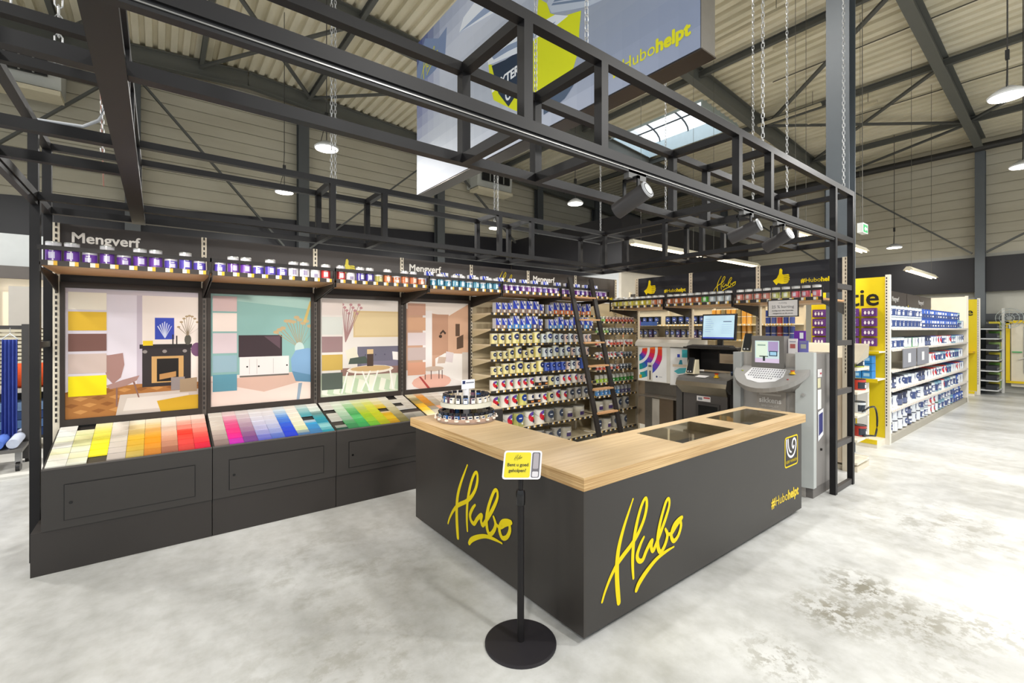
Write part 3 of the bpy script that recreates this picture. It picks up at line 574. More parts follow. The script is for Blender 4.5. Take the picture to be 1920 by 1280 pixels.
for i, fn in enumerate((P1, P2, P3, P4)):
    x0, x1, z0, z1 = SX[i]+.045, SX[i+1]-.03, 1.065, 2.255
    t = thing('poster', PL[i], 'poster', ((x0+x1)/2, WY, 1.0), 'framed interior posters')
    MB().box(x0-.02, x1+.012, WY-.03, WY-.005, z1, z1+.05, '#37302c').box(x0-.02, x1+.012, WY-.03, WY-.005, z0-.06, z0, '#37302c').box(x0-.02, x0+.012, WY-.03, WY-.005, z0, z1, '#37302c').box(x1-.02, x1+.012, WY-.03, WY-.005, z0, z1, '#37302c').build('frame', M_frame, t)
    mb = MB(); F = FY(x0, WY-.008, z0); w, h = x1-x0, z1-z0; dd = [.001]
    def B(a, b_, c, d, col, dep=None):
        mb.rect(F, a*w, (1-d)*h, c*w, (1-b_)*h, col, dep if dep else dd[0]); dd[0] += .00002
    def Q(pts, col): mb.poly(F, [(min(1, max(0, a))*w, (1-min(1, max(0, b_)))*h) for a, b_ in pts], col, dd[0]); dd[0] += .00002
    fn(mb, (F, w, h, dd), B, Q); mb.build('picture', M_print, t)
# base cabinets and sample slopes
slope = lambda y: .805+(y-4.95)*(1.0-.805)/(5.70-4.95)
for i in range(4):
    x0, x1 = SX[i]+.015, SX[i+1]+.009
    t = thing('display_cabinet', ['left end black cabinet of the colour sample display', 'second black display cabinet, below the television poster', 'third black display cabinet, below the grey sofa poster', 'right end black display cabinet, mostly hidden behind the counter'][i], 'cabinet', ((x0+x1)/2, 5.3, 0), 'black cabinets of the colour sample display')
    MB().hexa([(x0,4.93,.335),(x1,4.93,.335),(x1,5.69,.335),(x0,5.69,.335),(x0,4.93,.80),(x1,4.93,.80),(x1,5.69,.985),(x0,5.69,.985)], DKL).build('body', M_dark, t)
    dx = .1; a, b_, z0, z1 = x0+.13, x1-.13, .40, .67
    mb = MB(); mb.box(a-.006, b_+.006, 4.927, 4.931, z0-.006, z1+.006, '#0b0a0a'); mb.build('door_gap', M_dark, t)
    d = MB().box(a, b_, 4.921, 4.928, z0, z1, DKL).build('door', M_dark, t)
    MB().tube([(a+.035, 4.916, z0+.13), (a+.035, 4.922, z0+.13)], .011, '#0c0c0c', 10).build('lock', M_gloss, d)
    MB().box(x0-(.06 if i == 0 else 0), x1, 4.945, 5.6, 0, .33, '#2f2b29').build('plinth', M_dark, t)
    MB().box(x0, x1, 4.925, 4.945, .80, .812, '#565250').build('front_lip', M_frame, t)
COLS = [ # front to back, seven cards per column: colours of the cards
 ['#d3d3cb','#dad8cc','#d8d7b4','#dcdcd6','#dcdcc4','#d8dcd6','#e2e2de'], ['#cfd0c0','#d0ceab','#d9d9c6','#cdcf9b','#d5d39c','#dde0a8',None],
 [None,'#e8dc28','#f2e61f','#eee234','#f3ec5a','#e9e26a','#efe6a0'], ['#a89f98','#b9b0a8','#c6bdb3','#d2cabd','#dcd4c8','#e6ddd2','#ece5da'],
 ['#b09a4e','#c5a53e','#d4a935','#dfb32c','#e3c269','#e9d197','#f0e4c4'], ['#b5742c','#cf8a2c','#e8921c','#f09a20','#efb253','#f1c98a','#f3dcb8'],
 ['#8e5a48','#b07a62','#c78f74','#dcae94','#e6c7b2','#eedccd','#f4e9df'], ['#b83a36','#d34440','#e6453c','#f03426','#ef7f70','#f4b3a2','#f8dcd0'],
 ['#c8203c','#e2323e','#e8504c','#ea7466','#ef9a8c','#f5c3b4','#f9dfd4'],
 ['#7d6a66','#98857f','#b4a39b','#cfc3b8','#ddd3c9','#e8dfd6','#efe8e0'], ['#b12aa8','#e01b90','#ef2d86','#f0428c','#f2699f','#f5a8c2','#f8d9de'],
 ['#6d3f86','#86528e','#a07aa0','#b596b0','#cdb4c6','#dfd0da','#ece4e8'], ['#5a5fb8','#8e92cf','#b6b6e0','#cdcdea','#dedff2','#ebebf6','#f3f3f8'],
 ['#4a63b4','#8795cf','#a9b1dc','#c9cde8','#dadcee','#e8e8f2','#f0eff5'], ['#2038c0','#2444d0','#2c58d8','#3570dd','#5c93e4','#a9cbf0','#dcebf6'],
 ['#4a6d96','#c9d0a6','#dfdfc4','#e8e6d2','#efecdc','#f1eee4','#f5f2ea'], ['#3e74a6','#3a86c0','#43a0cf','#1f1d1b','#57a8b4','#8fc3c6','#c6dedd'],
 ['#3c94a4','#8cc6ca','#2f90a8','#3b9fae','#6e9797','#dcebe4','#eef2ec'],
 ['#38504a','#1f1d1b','#b9bbb4','#c6c8c0','#1f1d1b','#dcdcd4','#e7e6de'], ['#2e7a4c','#44955c','#8fb49a','#a9cbb0','#c4dcc4','#d9ead6','#e9f1e4'],
 ['#2f9150','#3ea85a','#5cc274','#48a65c','#6cba74','#a9d6a4','#dcecd4'], ['#62a82e','#8cc032','#9ac224','#b3cc30','#bccb60','#cfdc8c','#e4ebb8'],
 ['#9aa018','#b5bb1a','#c2c81e','#c8d02a','#d6d93c','#dce064','#e9ecb4'], ['#b0881c','#d8b824','#d9ae1c','#1f1d1b','#e2c22a','#e6dc9c','#efe8c8'],
 ['#6f6a3c','#8c8458','#aaa276','#c2bb94','#d4cdb0','#dedac2','#ece8da'], ['#77756c','#8b8a82','#1f1d1b','#cfccc6','#1f1d1b','#dad6cc','#1f1d1b'],
 ['#84847c','#9a9a90','#1f1d1b','#c9c4ba','#d3cec4','#dfdad0','#e8e3da'],
 ['#f3ead0','#f2dfa0','#f0c83c','#eeb828','#b39a52','#8f8456','#e8dcb8'], ['#e9e4da','#c4bba8','#8f8b82','#a0742c','#d08c30','#e29a34','#e8a858'],
 ['#ecd9b0','#e59a68','#e4a07c','#948c7a','#b8b0a0','#cfc8bc','#e4ded4'], ['#d8d0c4','#e8e0d4','#cfc6b8','#b8ae9c','#dcd4c8','#e6e0d6','#f0ebe4'],
 ['#c8d0d0','#d8dedc','#e0e4e2','#d2d8d6','#e6e8e6','#eef0ee','#f4f4f2'], ['#d8c8b8','#e2d4c6','#eaded2','#f0e6dc','#dacabb','#e6d8ca','#f2eae0'],
 ['#b8c4cc','#c4ced6','#d0d8de','#dce2e6','#e4e8ec','#ecf0f2','#f2f4f6'], ['#a8a49c','#b4b0a8','#c2beb6','#cecac2','#dad6ce','#e4e0da','#eeeae6'], ['#cbb89c','#d6c4aa','#e0d0b8','#e8dac6','#f0e4d4','#f4ece0','#f8f2ea']]
for ci, cols in enumerate(COLS):
    bay, k = divmod(ci, 9); x0 = SX[bay]+.03+k*.1185; x1 = x0+.1165
    for r, c in enumerate(cols):
        if c is None or c == '#1f1d1b': continue
        ya, yb = 4.955+r*.1045, 4.955+(r+1)*.1045-.003
        mb = MB(); za, zb = slope(ya)+.0005, slope(yb)+.0065
        cc = C(c); nx_ = C(cols[r+1]) if r < 6 and cols[r+1] and cols[r+1] != '#1f1d1b' else C('#ece8e0')
        mb.hexa([(x0,ya,za),(x1,ya,za),(x1,yb,zb-.006),(x0,yb,zb-.006),(x0,ya,za+.011),(x1,ya,za+.011),(x1,yb,zb+.001),(x0,yb,zb+.001)], c)
        for s_ in range(3):   # printed tint steps of the card
            f = s_/3; y1_, y2_ = ya+(yb-ya)*f, ya+(yb-ya)*(f+1/3); q = lambda y: za+.0115+(zb+.0015-za-.0115)*(y-ya)/(yb-ya)
            j = f*.55+random.uniform(-.14, .14); cl = tuple(max(0, a*(1-j)+b_*j) for a, b_ in zip(cc[:3], nx_[:3]))
            mb.add([(x0,y1_,q(y1_)),(x1,y1_,q(y1_)),(x1,y2_,q(y2_)),(x0,y2_,q(y2_))], [(0,1,2,3)], cl)
        mb.build('colour_card', M_print, None, 'colour sample card, '+nth(r+1)+' from the front in the '+nth(ci+1)+' column from the left', 'colour card', 'colour sample cards on the sloping display')
#==PRODUCTS==
# ------------------------------------------------------------------ product prototypes (front towards -Y)
def arc(r, u, z, k=1.015): a = -PI/2+u; return (r*k*math.cos(a), r*k*math.sin(a), z)
def canmesh(r, h, body, style='plain', c1='#2a3560', c2='#e9e6dd', lid='#b9b9b6', nm='paint_can', mat=None):
    mb = MB(); n = 20
    mb.lathe(0, 0, [(r*.97, 0), (r, .006), (r, h*.93), (r*.96, h*.95)], body, n)
    def patch(u0, u1, z0, z1, col, k=1.012, m=5):
        vs = []; m = max(2, math.ceil((u1-u0)/.2))
        for i in range(m+1): a = u0+(u1-u0)*i/m; vs += [arc(r, a, z0, k), arc(r, a, z1, k)]
        mb.add(vs, [(2*i, 2*i+2, 2*i+3, 2*i+1) for i in range(m)], col)
    def disc(u, z, rad, cols, k=1.02, inner=0):
        m = 16; ring = [arc(r, u+rad*math.cos(2*PI*i/m)/r, z+rad*math.sin(2*PI*i/m), k) for i in range(m)]
        rin = [arc(r, u+rad*.5*math.cos(2*PI*i/m)/r, z+rad*.5*math.sin(2*PI*i/m), k) for i in range(m)]; ct = arc(r, u, z, k)
        for i in range(m):
            c = cols[int(i/m*len(cols))]; j = (i+1) % m
            if c: mb.add([ring[i], ring[j], rin[j], rin[i], ct], [(0,1,2,3)]+([(3,2,4)] if not inner else []), c)
    if style == 'badge':
        patch(-.9, -.2, h*.05, h*.9, c2, 1.014); disc(.15, h*.60, min(r*.66, h*.29), [c1], 1.03); patch(-.1, .4, h*.56, h*.63, '#dfe3ea', 1.045, 3); disc(.5, h*.25, r*.16, ['#eeeeee'])
    if style == 'swirl':
        disc(.2, h*.58, min(r*.78, h*.36), ['#3f8f4e','#7fb43a','#5a3f96','#5b4aa0','#7d2f78','#c3273c','#cf2536','#c8202e','#c8202e','#b01f2c','#c9b437','#5aa04a'])
        patch(-.05, .38, h*.60, h*.67, '#e9e9f0', 1.045, 3); disc(.45, h*.26, min(r*.25, h*.15), ['#20284a'], 1.05)
    if style == 'band':
        patch(-1.5, 1.5, h*.12, h*.72, c1, 1.014, 8); patch(-.35, .45, h*.2, h*.50, c2, 1.03, 4); patch(-.25, .3, h*.56, h*.64, '#e8e6ee', 1.03, 3)
    if style == 'lower':
        patch(-1.5, 1.5, h*.08, h*.5, c1, 1.014, 8); patch(-.4, .4, h*.55, h*.8, c2, 1.014, 4); patch(-.25, .25, h*.2, h*.35, '#e8e8e8', 1.03, 3)
    if style == 'car':
        patch(-1.5, 1.5, h*.05, h*.4, '#2c2728', 1.014, 8); disc(.1, h*.7, r*.45, ['#1f2c55'], 1.03); patch(-.5, .5, h*.15, h*.3, '#d88a4a', 1.03, 4)
    body_m = mb.mesh(nm, mat or M_gloss)
    lm = MB().lathe(0, 0, [(r*1.02, h*.93), (r*1.02, h*.985), (r*.95, h), (r*.9, h*.985), (r*.86, h*.97)], lid, n); kids = [('lid', lm.mesh('lid', M_metal if lid in ('#b9b9b6', '#c9c9c6') else M_gloss))]
    if r > .085: kids.append(('handle', MB().tube([arc(r, -1.5, h*.8, 1.03)]+[(r*1.05*math.cos(a)*-1, -r*1.08*math.sin(a)*.9, h*.8-.35*h*math.sin(a)) for a in [PI*k/8 for k in range(1, 8)]]+[arc(r, 1.5, h*.8, 1.03)], .003, '#9a9a9a', 4).mesh('handle', M_metal)))
    return body_m, kids
def packmesh(w, d, h, top='#2a3fb4', low='#8a6a5a', nm='filler_pack'):
    mb = MB(); mb.box(-w/2, w/2, -d/2, d/2, 0, h, '#dfe0e6'); F = FY(-w/2, -d/2, 0)
    mb.rect(F, 0, 0, w, h*.38, low, .001); mb.poly(F, [(0,h*.38),(0,h),(w*.55,h),(w*.75,h*.38)], top, .0015); mb.poly(F, [(w*.18,h),(w*.3,h),(w*.95,h*.4),(w*.8,h*.38)], '#eef0f4', .002)
    mb.rect(F, w*.3, h*.1, w*.7, h*.32, '#e6e2da', .002); mb.rect(F, w*.5, h*.62, w*.92, h*.8, '#5a6ac0', .002)
    return mb.mesh(nm, M_print), []
PC = {}
def proto(key, *a, **k):
    if key not in PC: PC[key] = canmesh(*a, **k)
    return PC[key]
# ---- price rail helper
def price_rail(mb, F, w, h=.036, n=8, col='#3b3635', ph=0):
    mb.fbox(F, 0, w, 0, h, 0, .004, col)
    for k in range(n):
        x = (k+.35+ph)*w/n
        if x+.06 > w: continue
        mb.rect(F, x, .004, x+.042, h-.004, '#e8e4da', .005); mb.rect(F, x+.03, .004, x+.052, h-.004, '#dfae3a', .0055)
# ---- high shelves of the display wall (six bays) and of the right run (three bays)
def hishelf(name, F, w, depth, label, group, n):    # F origin at the front lower left of the board
    t = thing(name, label, 'shelf', F.p(w/2, 0, 0), group)
    MB().fbox(F, 0, w, 0, .022, -depth, 0, '#c79a6e').build('board', M_shelfwood, t)
    m = MB(); price_rail(m, Fr(F.p(.005, -.004, .001), F.u, F.v, F.n), w-.01, .042, n); m.build('price_rail', M_print, t)
    m = MB(); m.fbox(F, -.012, w+.012, .118, .15, -.012, .006, '#2a2828'); m.build('guard_rail', M_frame, t)
    for x in (.004, w-.004):
        m = MB(); m.add([F.p(x-.004, -.015, 0), F.p(x-.004, -.015, -depth), F.p(x-.004, -.17, -depth), F.p(x-.004, .03, 0), F.p(x-.004, .15, -.012), F.p(x-.004, .15, -.05), F.p(x-.004, .03, -.05), F.p(x-.004, -.05, -.06)][0:3]+[F.p(x-.004, -.05, -.06), F.p(x+.004, -.015, 0), F.p(x+.004, -.015, -depth), F.p(x+.004, -.17, -depth), F.p(x+.004, -.05, -.06)], [(0,1,2,3),(7,6,5,4),(3,2,6,7),(0,3,7,4)], '#2a2623')
        m.fbox(F, x-.004, x+.004, -.05, .12, -.03, 0, '#2a2623'); m.build('bracket', M_frame, t)
    return t
POTS = {0: ('#6a3aa0', '#cfc8e4'), 1: ('#5b4ab4', '#d8d4ea'), 2: ('#c33a3a', '#eeeaea'), 3: ('#e7e4ea', '#9a90b0'), 4: ('#4a3a9a', '#e7e4ee'), 5: ('#a9a24c', '#d8d49c'), 6: ('#c06a3a', '#e8d9cc'), 7: ('#2f86a6', '#cfe2e8'), 8: ('#6a2f8c', '#dccfe6'), 9: ('#c9bc3a', '#eae6c0'), 10: ('#58b43a', '#dff0d4'), 11: ('#c5d0d4', '#e8ecec'), 12: ('#d88a7a', '#f0e4dc'), 13: ('#c9cc7a', '#eeeedc'), 14: ('#e0707a', '#eadfee')}
PN = {0: 'purple', 1: 'violet', 2: 'red', 3: 'white', 4: 'indigo', 5: 'olive', 6: 'orange-brown', 7: 'teal', 8: 'plum', 9: 'yellow', 10: 'bright green', 11: 'silver-grey', 12: 'salmon', 13: 'lime-yellow', 14: 'pink'}
def pot(k, tall):
    a, c = POTS[k]; return proto(('pot', k, tall), .046, .165 if tall else .112, '#dcdadf', 'band', a, c, nm='paint_pot')
SEQ = [[0]*6+[0,1,1,1], [1,0,0,1,1,1,3,3,3,2], [2,3,4,4,5,6,6,6,6,6], [7]*10, [8,8,4,8,8,8,8,4,8,8], [8,0,8,8,4,8,8,8,0,8]]
BAYN = ['the left end bay', 'the second bay', 'the third bay', 'the fourth bay', 'the fifth bay', 'the sixth bay']
for i in range(6):
    F = FY(SX[i]+.006, 4.93, 2.372); w = SX[i+1]-SX[i]-.012
    hishelf('top_shelf', F, w, .77, 'wooden top shelf with black guard rail in '+BAYN[i]+' of the display wall', 'top shelves of the display wall', 9)
    for k in range(10):
        c = SEQ[i][k]; tall = (k*7+i*3) % 5 < 3 if i < 4 else False
        m, kd = pot(c, tall); x = SX[i]+.075+k*.1045
        put('paint_pot', m, (x, 4.99, 2.394), random.uniform(-.25, .25), ('tall ' if tall else 'small ')+PN[c]+' pot, '+nth(k+1)+' from left, '+BAYN[i]+' of the wall top shelf', 'paint pot', 'paint pots on the top shelf of the display wall', kd)
        if i >= 3 and k % 2 == 0:
            pm = PC.setdefault('toppack', packmesh(.1, .06, .2)); put('filler_pack', pm[0], (x+.02, 5.12, 2.394), 0, 'blue-white pack behind the '+nth(k+1)+' pot, '+BAYN[i]+' of the wall top shelf', 'pack', 'packs behind the pots on the top shelf')
RYS = [5.40-1.11*i for i in range(4)]; RX = 7.2
RSEQ = [[9]*7+[6]*2, [6,6,6,6,6,10,11,11,11], [12,12,12,12,13,13,14,14,14]]
for i in range(3):
    F = FX(6.40, RYS[i]-.006, 2.245); w = 1.098
    hishelf('high_shelf', F, w, .78, ['left', 'middle', 'right'][i]+' black-railed high shelf above the mixing machines', 'high shelves above the machines', 8)
    for k in range(9):
        c = RSEQ[i][k]; m, kd = proto(('rpot', c), .048, .165, '#dedcd8', 'band', POTS[c][0], POTS[c][1], nm='paint_pot')
        put('paint_pot', m, (6.47, RYS[i]-.08-k*.118, 2.268), -PI/2+random.uniform(-.3, .3), PN[c]+' pot, '+nth(k+1)+' from left on the '+['left', 'middle', 'right'][i]+' high shelf above the machines', 'paint pot', 'paint pots on the high shelves above the machines', kd)
    t = thing('header_sign', ['black header sign with thumbs-up and hashtag at the left of the machine area', 'black header sign with yellow script logo above the machines', 'widest-looking black header sign with large yellow thumbs-up beside the steel column'][i], 'sign', (RX, RYS[i]-.55, 2.38), 'black header signs above the machines')
    F = FX(RX, RYS[i]-.03, 2.38); MB().fbox(F, 0, 1.05, 0, .455, -.02, 0, '#1e1f26').build('panel', M_dark, t)
    mb = MB()
    if i == 0: mb.thumb(F, .13, .14, .27, YEL); mb.hashtag(F, .98, .16, .085, YEL)
    if i == 1: mb.logo(F, .38, .10, .26, YEL)
    if i == 2: mb.thumb(F, .18, .15, .24, YEL); mb.hashtag(F, .97, .16, .085, YEL)
    mb.build('lettering', M_print, t)
for i in range(4):
    y = RYS[i]; t = thing('slotted_upright', ['left', 'second', 'third', 'right end'][i]+' cream slotted upright behind the mixing machines', 'upright', (RX+.05, y, 0), 'cream uprights behind the machines')
    MB().box(RX-.01, RX+.05, y-.03, y+.03, 0, 2.84, '#d8cdb8'); mb = MB(); mb.box(RX-.01, RX+.05, y-.03, y+.03, 0, 2.84, '#d8cdb8'); z = 1.3
    while z < 2.8: mb.box(RX-.013, RX-.011, y-.012, y-.002, z, z+.03, '#3a342c'); z += .05
    mb.build('slotted_rail', M_mat, t)
    if i < 3: MB().box(RX, RX+.03, y-1.08, y-.03, .1, 1.5, '#c9b79e').build('low_back_panel', M_mat, None, ['left', 'middle', 'right'][i]+' beige back panel low behind the machines', 'panel', 'beige back panels behind the machines')
    if i < 3: MB().box(RX, RX+.03, y-1.08, y-.03, 2.22, 2.25, '#cbbfa8').build('cross_rail', M_mat, None, ['left', 'middle', 'right'][i]+' cream cross rail under the high shelves', 'rail', 'cream cross rails behind the machines')
# back side shelves of that run, seen end-on right of the canopy post
fr_ = thing('shelving_unit', 'cream shelving unit backing the machine area, seen end-on right of the canopy post', 'shelving', (7.5, 2.5, 0))
for z in (.12, .42, .74, 1.05, 1.36):
    sh_ = MB().box(7.25, 7.74, 1.95, 3.1, z-.03, z, '#e4dccb').build('shelf', M_mat, fr_); MB().box(7.745, 7.755, 1.95, 3.1, z-.05, z+.01, '#efe9dc').build('shelf_edge', M_mat, sh_)
MB().box(7.25, 7.75, 1.95, 3.1, 0, .06, '#d9d0bd').build('base', M_mat, fr_)
MB().hexa([(7.25,1.95,1.42),(7.72,1.95,1.5),(7.72,3.1,1.5),(7.25,3.1,1.42),(7.25,1.95,1.44),(7.76,1.95,1.68),(7.76,3.1,1.68),(7.25,3.1,1.44)], '#aea695').build('sloping_tray', M_mat, fr_)
for i, (z, y, c) in enumerate(((.42, 2.02, '#b0362e'), (.74, 2.03, '#dfe3e6'), (1.05, 2.03, '#c84638'), (1.05, 2.25, '#3a4a5c'), (1.36, 2.05, '#a9b84c'))):
    m, kd = proto(('rb', c), .075, .15, c, 'band', '#2b3340', '#e8e8e8', lid='#2b2d33', nm='bucket'); put('bucket', m, (7.62, y, z), 0, ['red bucket low', 'white bucket with dark lid', 'red tub', 'dark tub', 'green tub'][i]+' on the shelf ends right of the canopy post', 'bucket', 'buckets at the shelf ends', kd)
MB().tube([(7.5, 1.97, .765), (7.55, 1.90, .83)]+[(7.6+.19*math.sin(a), 1.87, .62+.22*math.cos(a)) for a in [PI*k/12 for k in range(11)]]+[(7.62, 1.9, .44), (7.55, 1.97, .435)], .012, '#1c1b1c', 8).build('black_hose', M_gloss, None, 'bent black hose sticking out of the shelf right of the canopy post', 'hose')
# ---- paint wall: shelves and cans
ROWZ = [2.11, 1.885, 1.668, 1.452, 1.232, 1.008, .752, .43, .12]
for b_ in range(3):
    x0, x1 = SX[4+b_]+.01, SX[5+b_]-.01
    MB().box(x0, x1 if b_ < 2 else 7.18, WY+.0, WY+.02, .05, 2.37, '#cfc0a0').build('back_panel', M_mat, None, ['left', 'middle', 'right'][b_]+' cream back panel of the paint shelves', 'panel', 'cream back panels of the paint shelves')
    rows = ROWZ if b_ < 2 else [2.01, 1.815, 1.60, 1.39, 1.175, .955, .735, .46, .14]
    for r, z in enumerate(rows):
        t = thing('paint_shelf', nth(r+1)+' shelf from the top in the '+['left', 'middle', 'right'][b_]+' bay of the paint wall', 'shelf', ((x0+x1)/2, 5.45, z), 'shelves of the paint wall')
        MB().box(x0, x1, 5.215, WY-.01, z-.02, z, '#d6c9ab').build('board', M_mat, t)
        m = MB(); price_rail(m, FY(x0, 5.213, z-.03), x1-x0, .036, 9, '#33302f', (r % 3)*.2); m.build('price_rail', M_print, t)
        if b_ == 0: MB().add([(x0,5.22,z-.02),(x0,WY-.01,z-.02),(x0,WY-.01,z-.13),(x0+.003,5.22,z-.02),(x0+.003,WY-.01,z-.02),(x0+.003,WY-.01,z-.13)], [(0,1,2),(5,4,3),(0,2,5,3)], '#c9bb98').build('bracket', M_mat, t)
def can(kind):
    D = {'cream': (.056, .150, '#d6cc9a', 'badge', '#2b3358', '#e6dc9c'), 'creams': (.043, .112, '#d9d0a4', 'badge', '#2b3358', '#e6dc9c'), 'creaml': (.070, .175, '#dcd07e', 'badge', '#2a3260', '#efe7b0'),
         'grey': (.052, .145, '#b9c3c6', 'badge', '#2b3358', '#d5dcdc'), 'greyl': (.064, .175, '#c9c6a8', 'badge', '#2b3c78', '#d8dcd4'), 'blue': (.052, .14, '#3c55b4', 'badge', '#22306c', '#5a72c8'), 'mix': (.045, .135, '#cfc8c4', 'badge', '#2b2c50', '#d8b8a8'),
         'sw': (.062, .155, '#e6e2da', 'swirl'), 'swl': (.078, .185, '#e8e4dc', 'swirl'), 'swx': (.098, .225, '#e8e4dc', 'swirl'), 'car': (.060, .160, '#e3ddd6', 'car'), 'olive': (.078, .185, '#c3bd70', 'badge', '#24408c', '#d8d27c'), 'olivex': (.098, .225, '#a9a766', 'badge', '#24408c', '#c9c878'),
         'tin': (.075, .18, '#8f8a80', 'badge', '#3a4050', '#a8a49c'), 'tinx': (.092, .21, '#8f8b82', 'badge', '#3a4458', '#a4a096'), 'bucket': (.12, .19, '#bdb8a8', 'band', '#b9b2a0', '#4a3a6a'),
         's_red': (.033, .09, '#d8b8a8', 'lower', '#c8432c', '#2c3058'), 's_green': (.033, .09, '#c9d0b4', 'lower', '#7aa848', '#2c3058'), 's_dark': (.033, .09, '#8a94a0', 'lower', '#3c4450', '#dfe2e8'), 's_white': (.036, .10, '#e2dcd6', 'lower', '#d0503c', '#e8e8e4'), 's_sw': (.036, .10, '#e6e2de', 'swirl'),
         't_green': (.04, .14, '#b8b6ac', 'lower', '#a8c848', '#d8d8d0'), 't_dgreen': (.04, .14, '#a9aca0', 'lower', '#3f8f3c', '#d8d8d0'), 't_blue': (.042, .15, '#8f9aa4', 'lower', '#4f86c0', '#c9d4dc'), 't_grey': (.04, .15, '#8d8d8e', 'lower', '#5a5878', '#b9b9c0'), 'bluejug': (.075, .19, '#3d5ab0', 'plain')}
    return proto(('can', kind), *D[kind], nm='paint_can', lid='#c9c9c6' if kind[0] in 'ts' else '#dcd8cc' if 'sw' in kind or 'cream' in kind else '#b9b9b6')
CN = {'cream': 'cream can with dark round badge', 'creams': 'small cream can with dark badge', 'creaml': 'large yellowish can with blue badge', 'grey': 'pale grey can with badge', 'greyl': 'tall pale can with blue badge', 'blue': 'blue plastic can', 'mix': 'small pinkish can', 'sw': 'white can with rainbow swirl', 'swl': 'wide white can with rainbow swirl', 'swx': 'big white bucket with rainbow swirl', 'car': 'white can with dark car print', 'olive': 'olive-yellow can with blue badge', 'olivex': 'big olive can with blue badge', 'tin': 'bare metal can with dark badge', 'tinx': 'big metal can with dark badge', 'bucket': 'low grey bucket with handle', 's_red': 'tiny red-labelled pot', 's_green': 'tiny green-labelled pot', 's_dark': 'tiny dark-labelled pot', 's_white': 'small white and red pot', 's_sw': 'small white swirl pot', 't_green': 'slim lime-labelled can', 't_dgreen': 'slim green-labelled can', 't_blue': 'slim blue-labelled can', 't_grey': 'slim grey can', 'bluejug': 'stocky blue jug'}
RW = {2: ['cream','cream','cream','creaml','cream','cream','creaml','grey','greyl','grey','grey','mix','grey','mix','grey','mix','mix'],
      3: ['creams','creams','creams','cream','creaml','creams','cream','creaml','grey','grey','greyl','grey','greyl','mix','grey','mix','mix'],
      4: ['creams','creams','cream','cream','creaml','cream','cream','creaml','blue','blue','blue','blue','mix','grey','mix','bluejug'],
      5: ['sw','sw','sw','sw','sw','sw','car','car','cream','grey','sw','sw','sw','mix','mix'],
      6: ['swl','swl','swl','olive','car','car','sw','cream','swl','sw','tin','tin','tin'],
      7: ['swx','swx','olivex','swx','swx','tinx','tinx','bucket','bucket'],
      8: ['swx','swx','olivex','swx','tinx','tin','tinx','bucket']}
PKC = [('#2a3fb4', '#8f7668'), ('#2a3fb4', '#8f7668'), ('#3048c0', '#8a7264'), ('#2a3fb4', '#9a8070'), ('#2b3fae', '#d8702c'), ('#2a3fb4', '#3a86cc'), ('#2a3fb4', '#4a4468')]
def pack(k, big): return PC.setdefault(('pk', k, big), packmesh(.11 if big else .085, .09, .19 if big else .15, *PKC[k]))
PKN = ['brown', 'brown', 'brown', 'brown', 'orange', 'bright blue', 'purple']
R0 = [0,0,1,2,0,1,1,3,1,4,4,4,4,4,4,4,4]; R1 = [0,0,5,5,5,5,6,6,5,5,5,6,5,6,6,5,6]
for r, seq in ((0, R0), (1, R1)):
    x = SX[4]+.12; n = 0
    for k in seq:
        big = random.random() < .5; w = .115 if big else .092
        if x+w > SX[6]-.04: break
        if abs(x+w/2-SX[5]) < w/2+.02: x = SX[5]+.03
        n += 1; m, _ = pack(k, big)
        put('filler_pack', m, (x+w/2, 5.29, ROWZ[r]), random.uniform(-.05, .05), 'pack with '+PKN[k]+' base, '+nth(n)+' from left, '+['top', 'second'][r]+' shelf of the paint wall', 'pack', 'blue and white packs on the paint wall'); x += w+.012
for r, seq in RW.items():
    x = SX[4]+.06; n = 0
    for k in seq:
        m, kd = can(k); rr = {'bucket': .12}.get(k) or max(abs(v.co.x) for v in m.vertices[:])
        if x+2*rr > SX[6]-.02: break
        if abs(x+rr-SX[5]) < rr+.01 and False: pass
        n += 1; put('paint_can', m, (x+rr, 5.24+rr, ROWZ[r]), random.uniform(-.3, .2), CN[k]+', '+nth(n)+' from left, '+nth(r+1)+' shelf of paint wall', 'paint can', 'cans on the paint wall', kd); x += 2*rr+.013
        if rr < .06 and r > 1 and n % 3 == 0:   # a second one behind, stacked depth
            put('paint_can', m, (x-rr, 5.40+rr, ROWZ[r]), .2, 'can behind the '+nth(n)+' one from left, '+nth(r+1)+' shelf of paint wall', 'paint can', 'cans on the paint wall', kd)
RR = {0: ['s_green']*3+['s_red']*9, 1: ['s_green']*4+['s_dark']*8, 2: ['s_white','s_sw','s_white','s_sw','s_white','s_red','s_white','s_white','s_sw','s_white','s_white'], 3: ['s_white','s_sw','s_white','s_sw','s_sw','s_sw','s_dark','s_sw','s_dark','s_dark','s_dark'],
      4: ['s_white','s_white','s_red','s_white','s_white','s_dark','s_red','s_dark','s_dark','s_dark','s_dark'], 5: ['t_green','t_green','t_green','t_green','t_dgreen','t_dgreen','t_dgreen','t_dgreen','t_dgreen','t_dgreen'], 6: ['t_blue','t_blue','t_blue','t_blue','t_blue','t_blue','t_grey','t_grey','t_grey','t_grey'], 7: ['bucket','bucket','tinx','tinx'], 8: ['tinx','bucket','tinx','tinx']}
rz = [2.01, 1.815, 1.60, 1.39, 1.175, .955, .735, .46, .14]
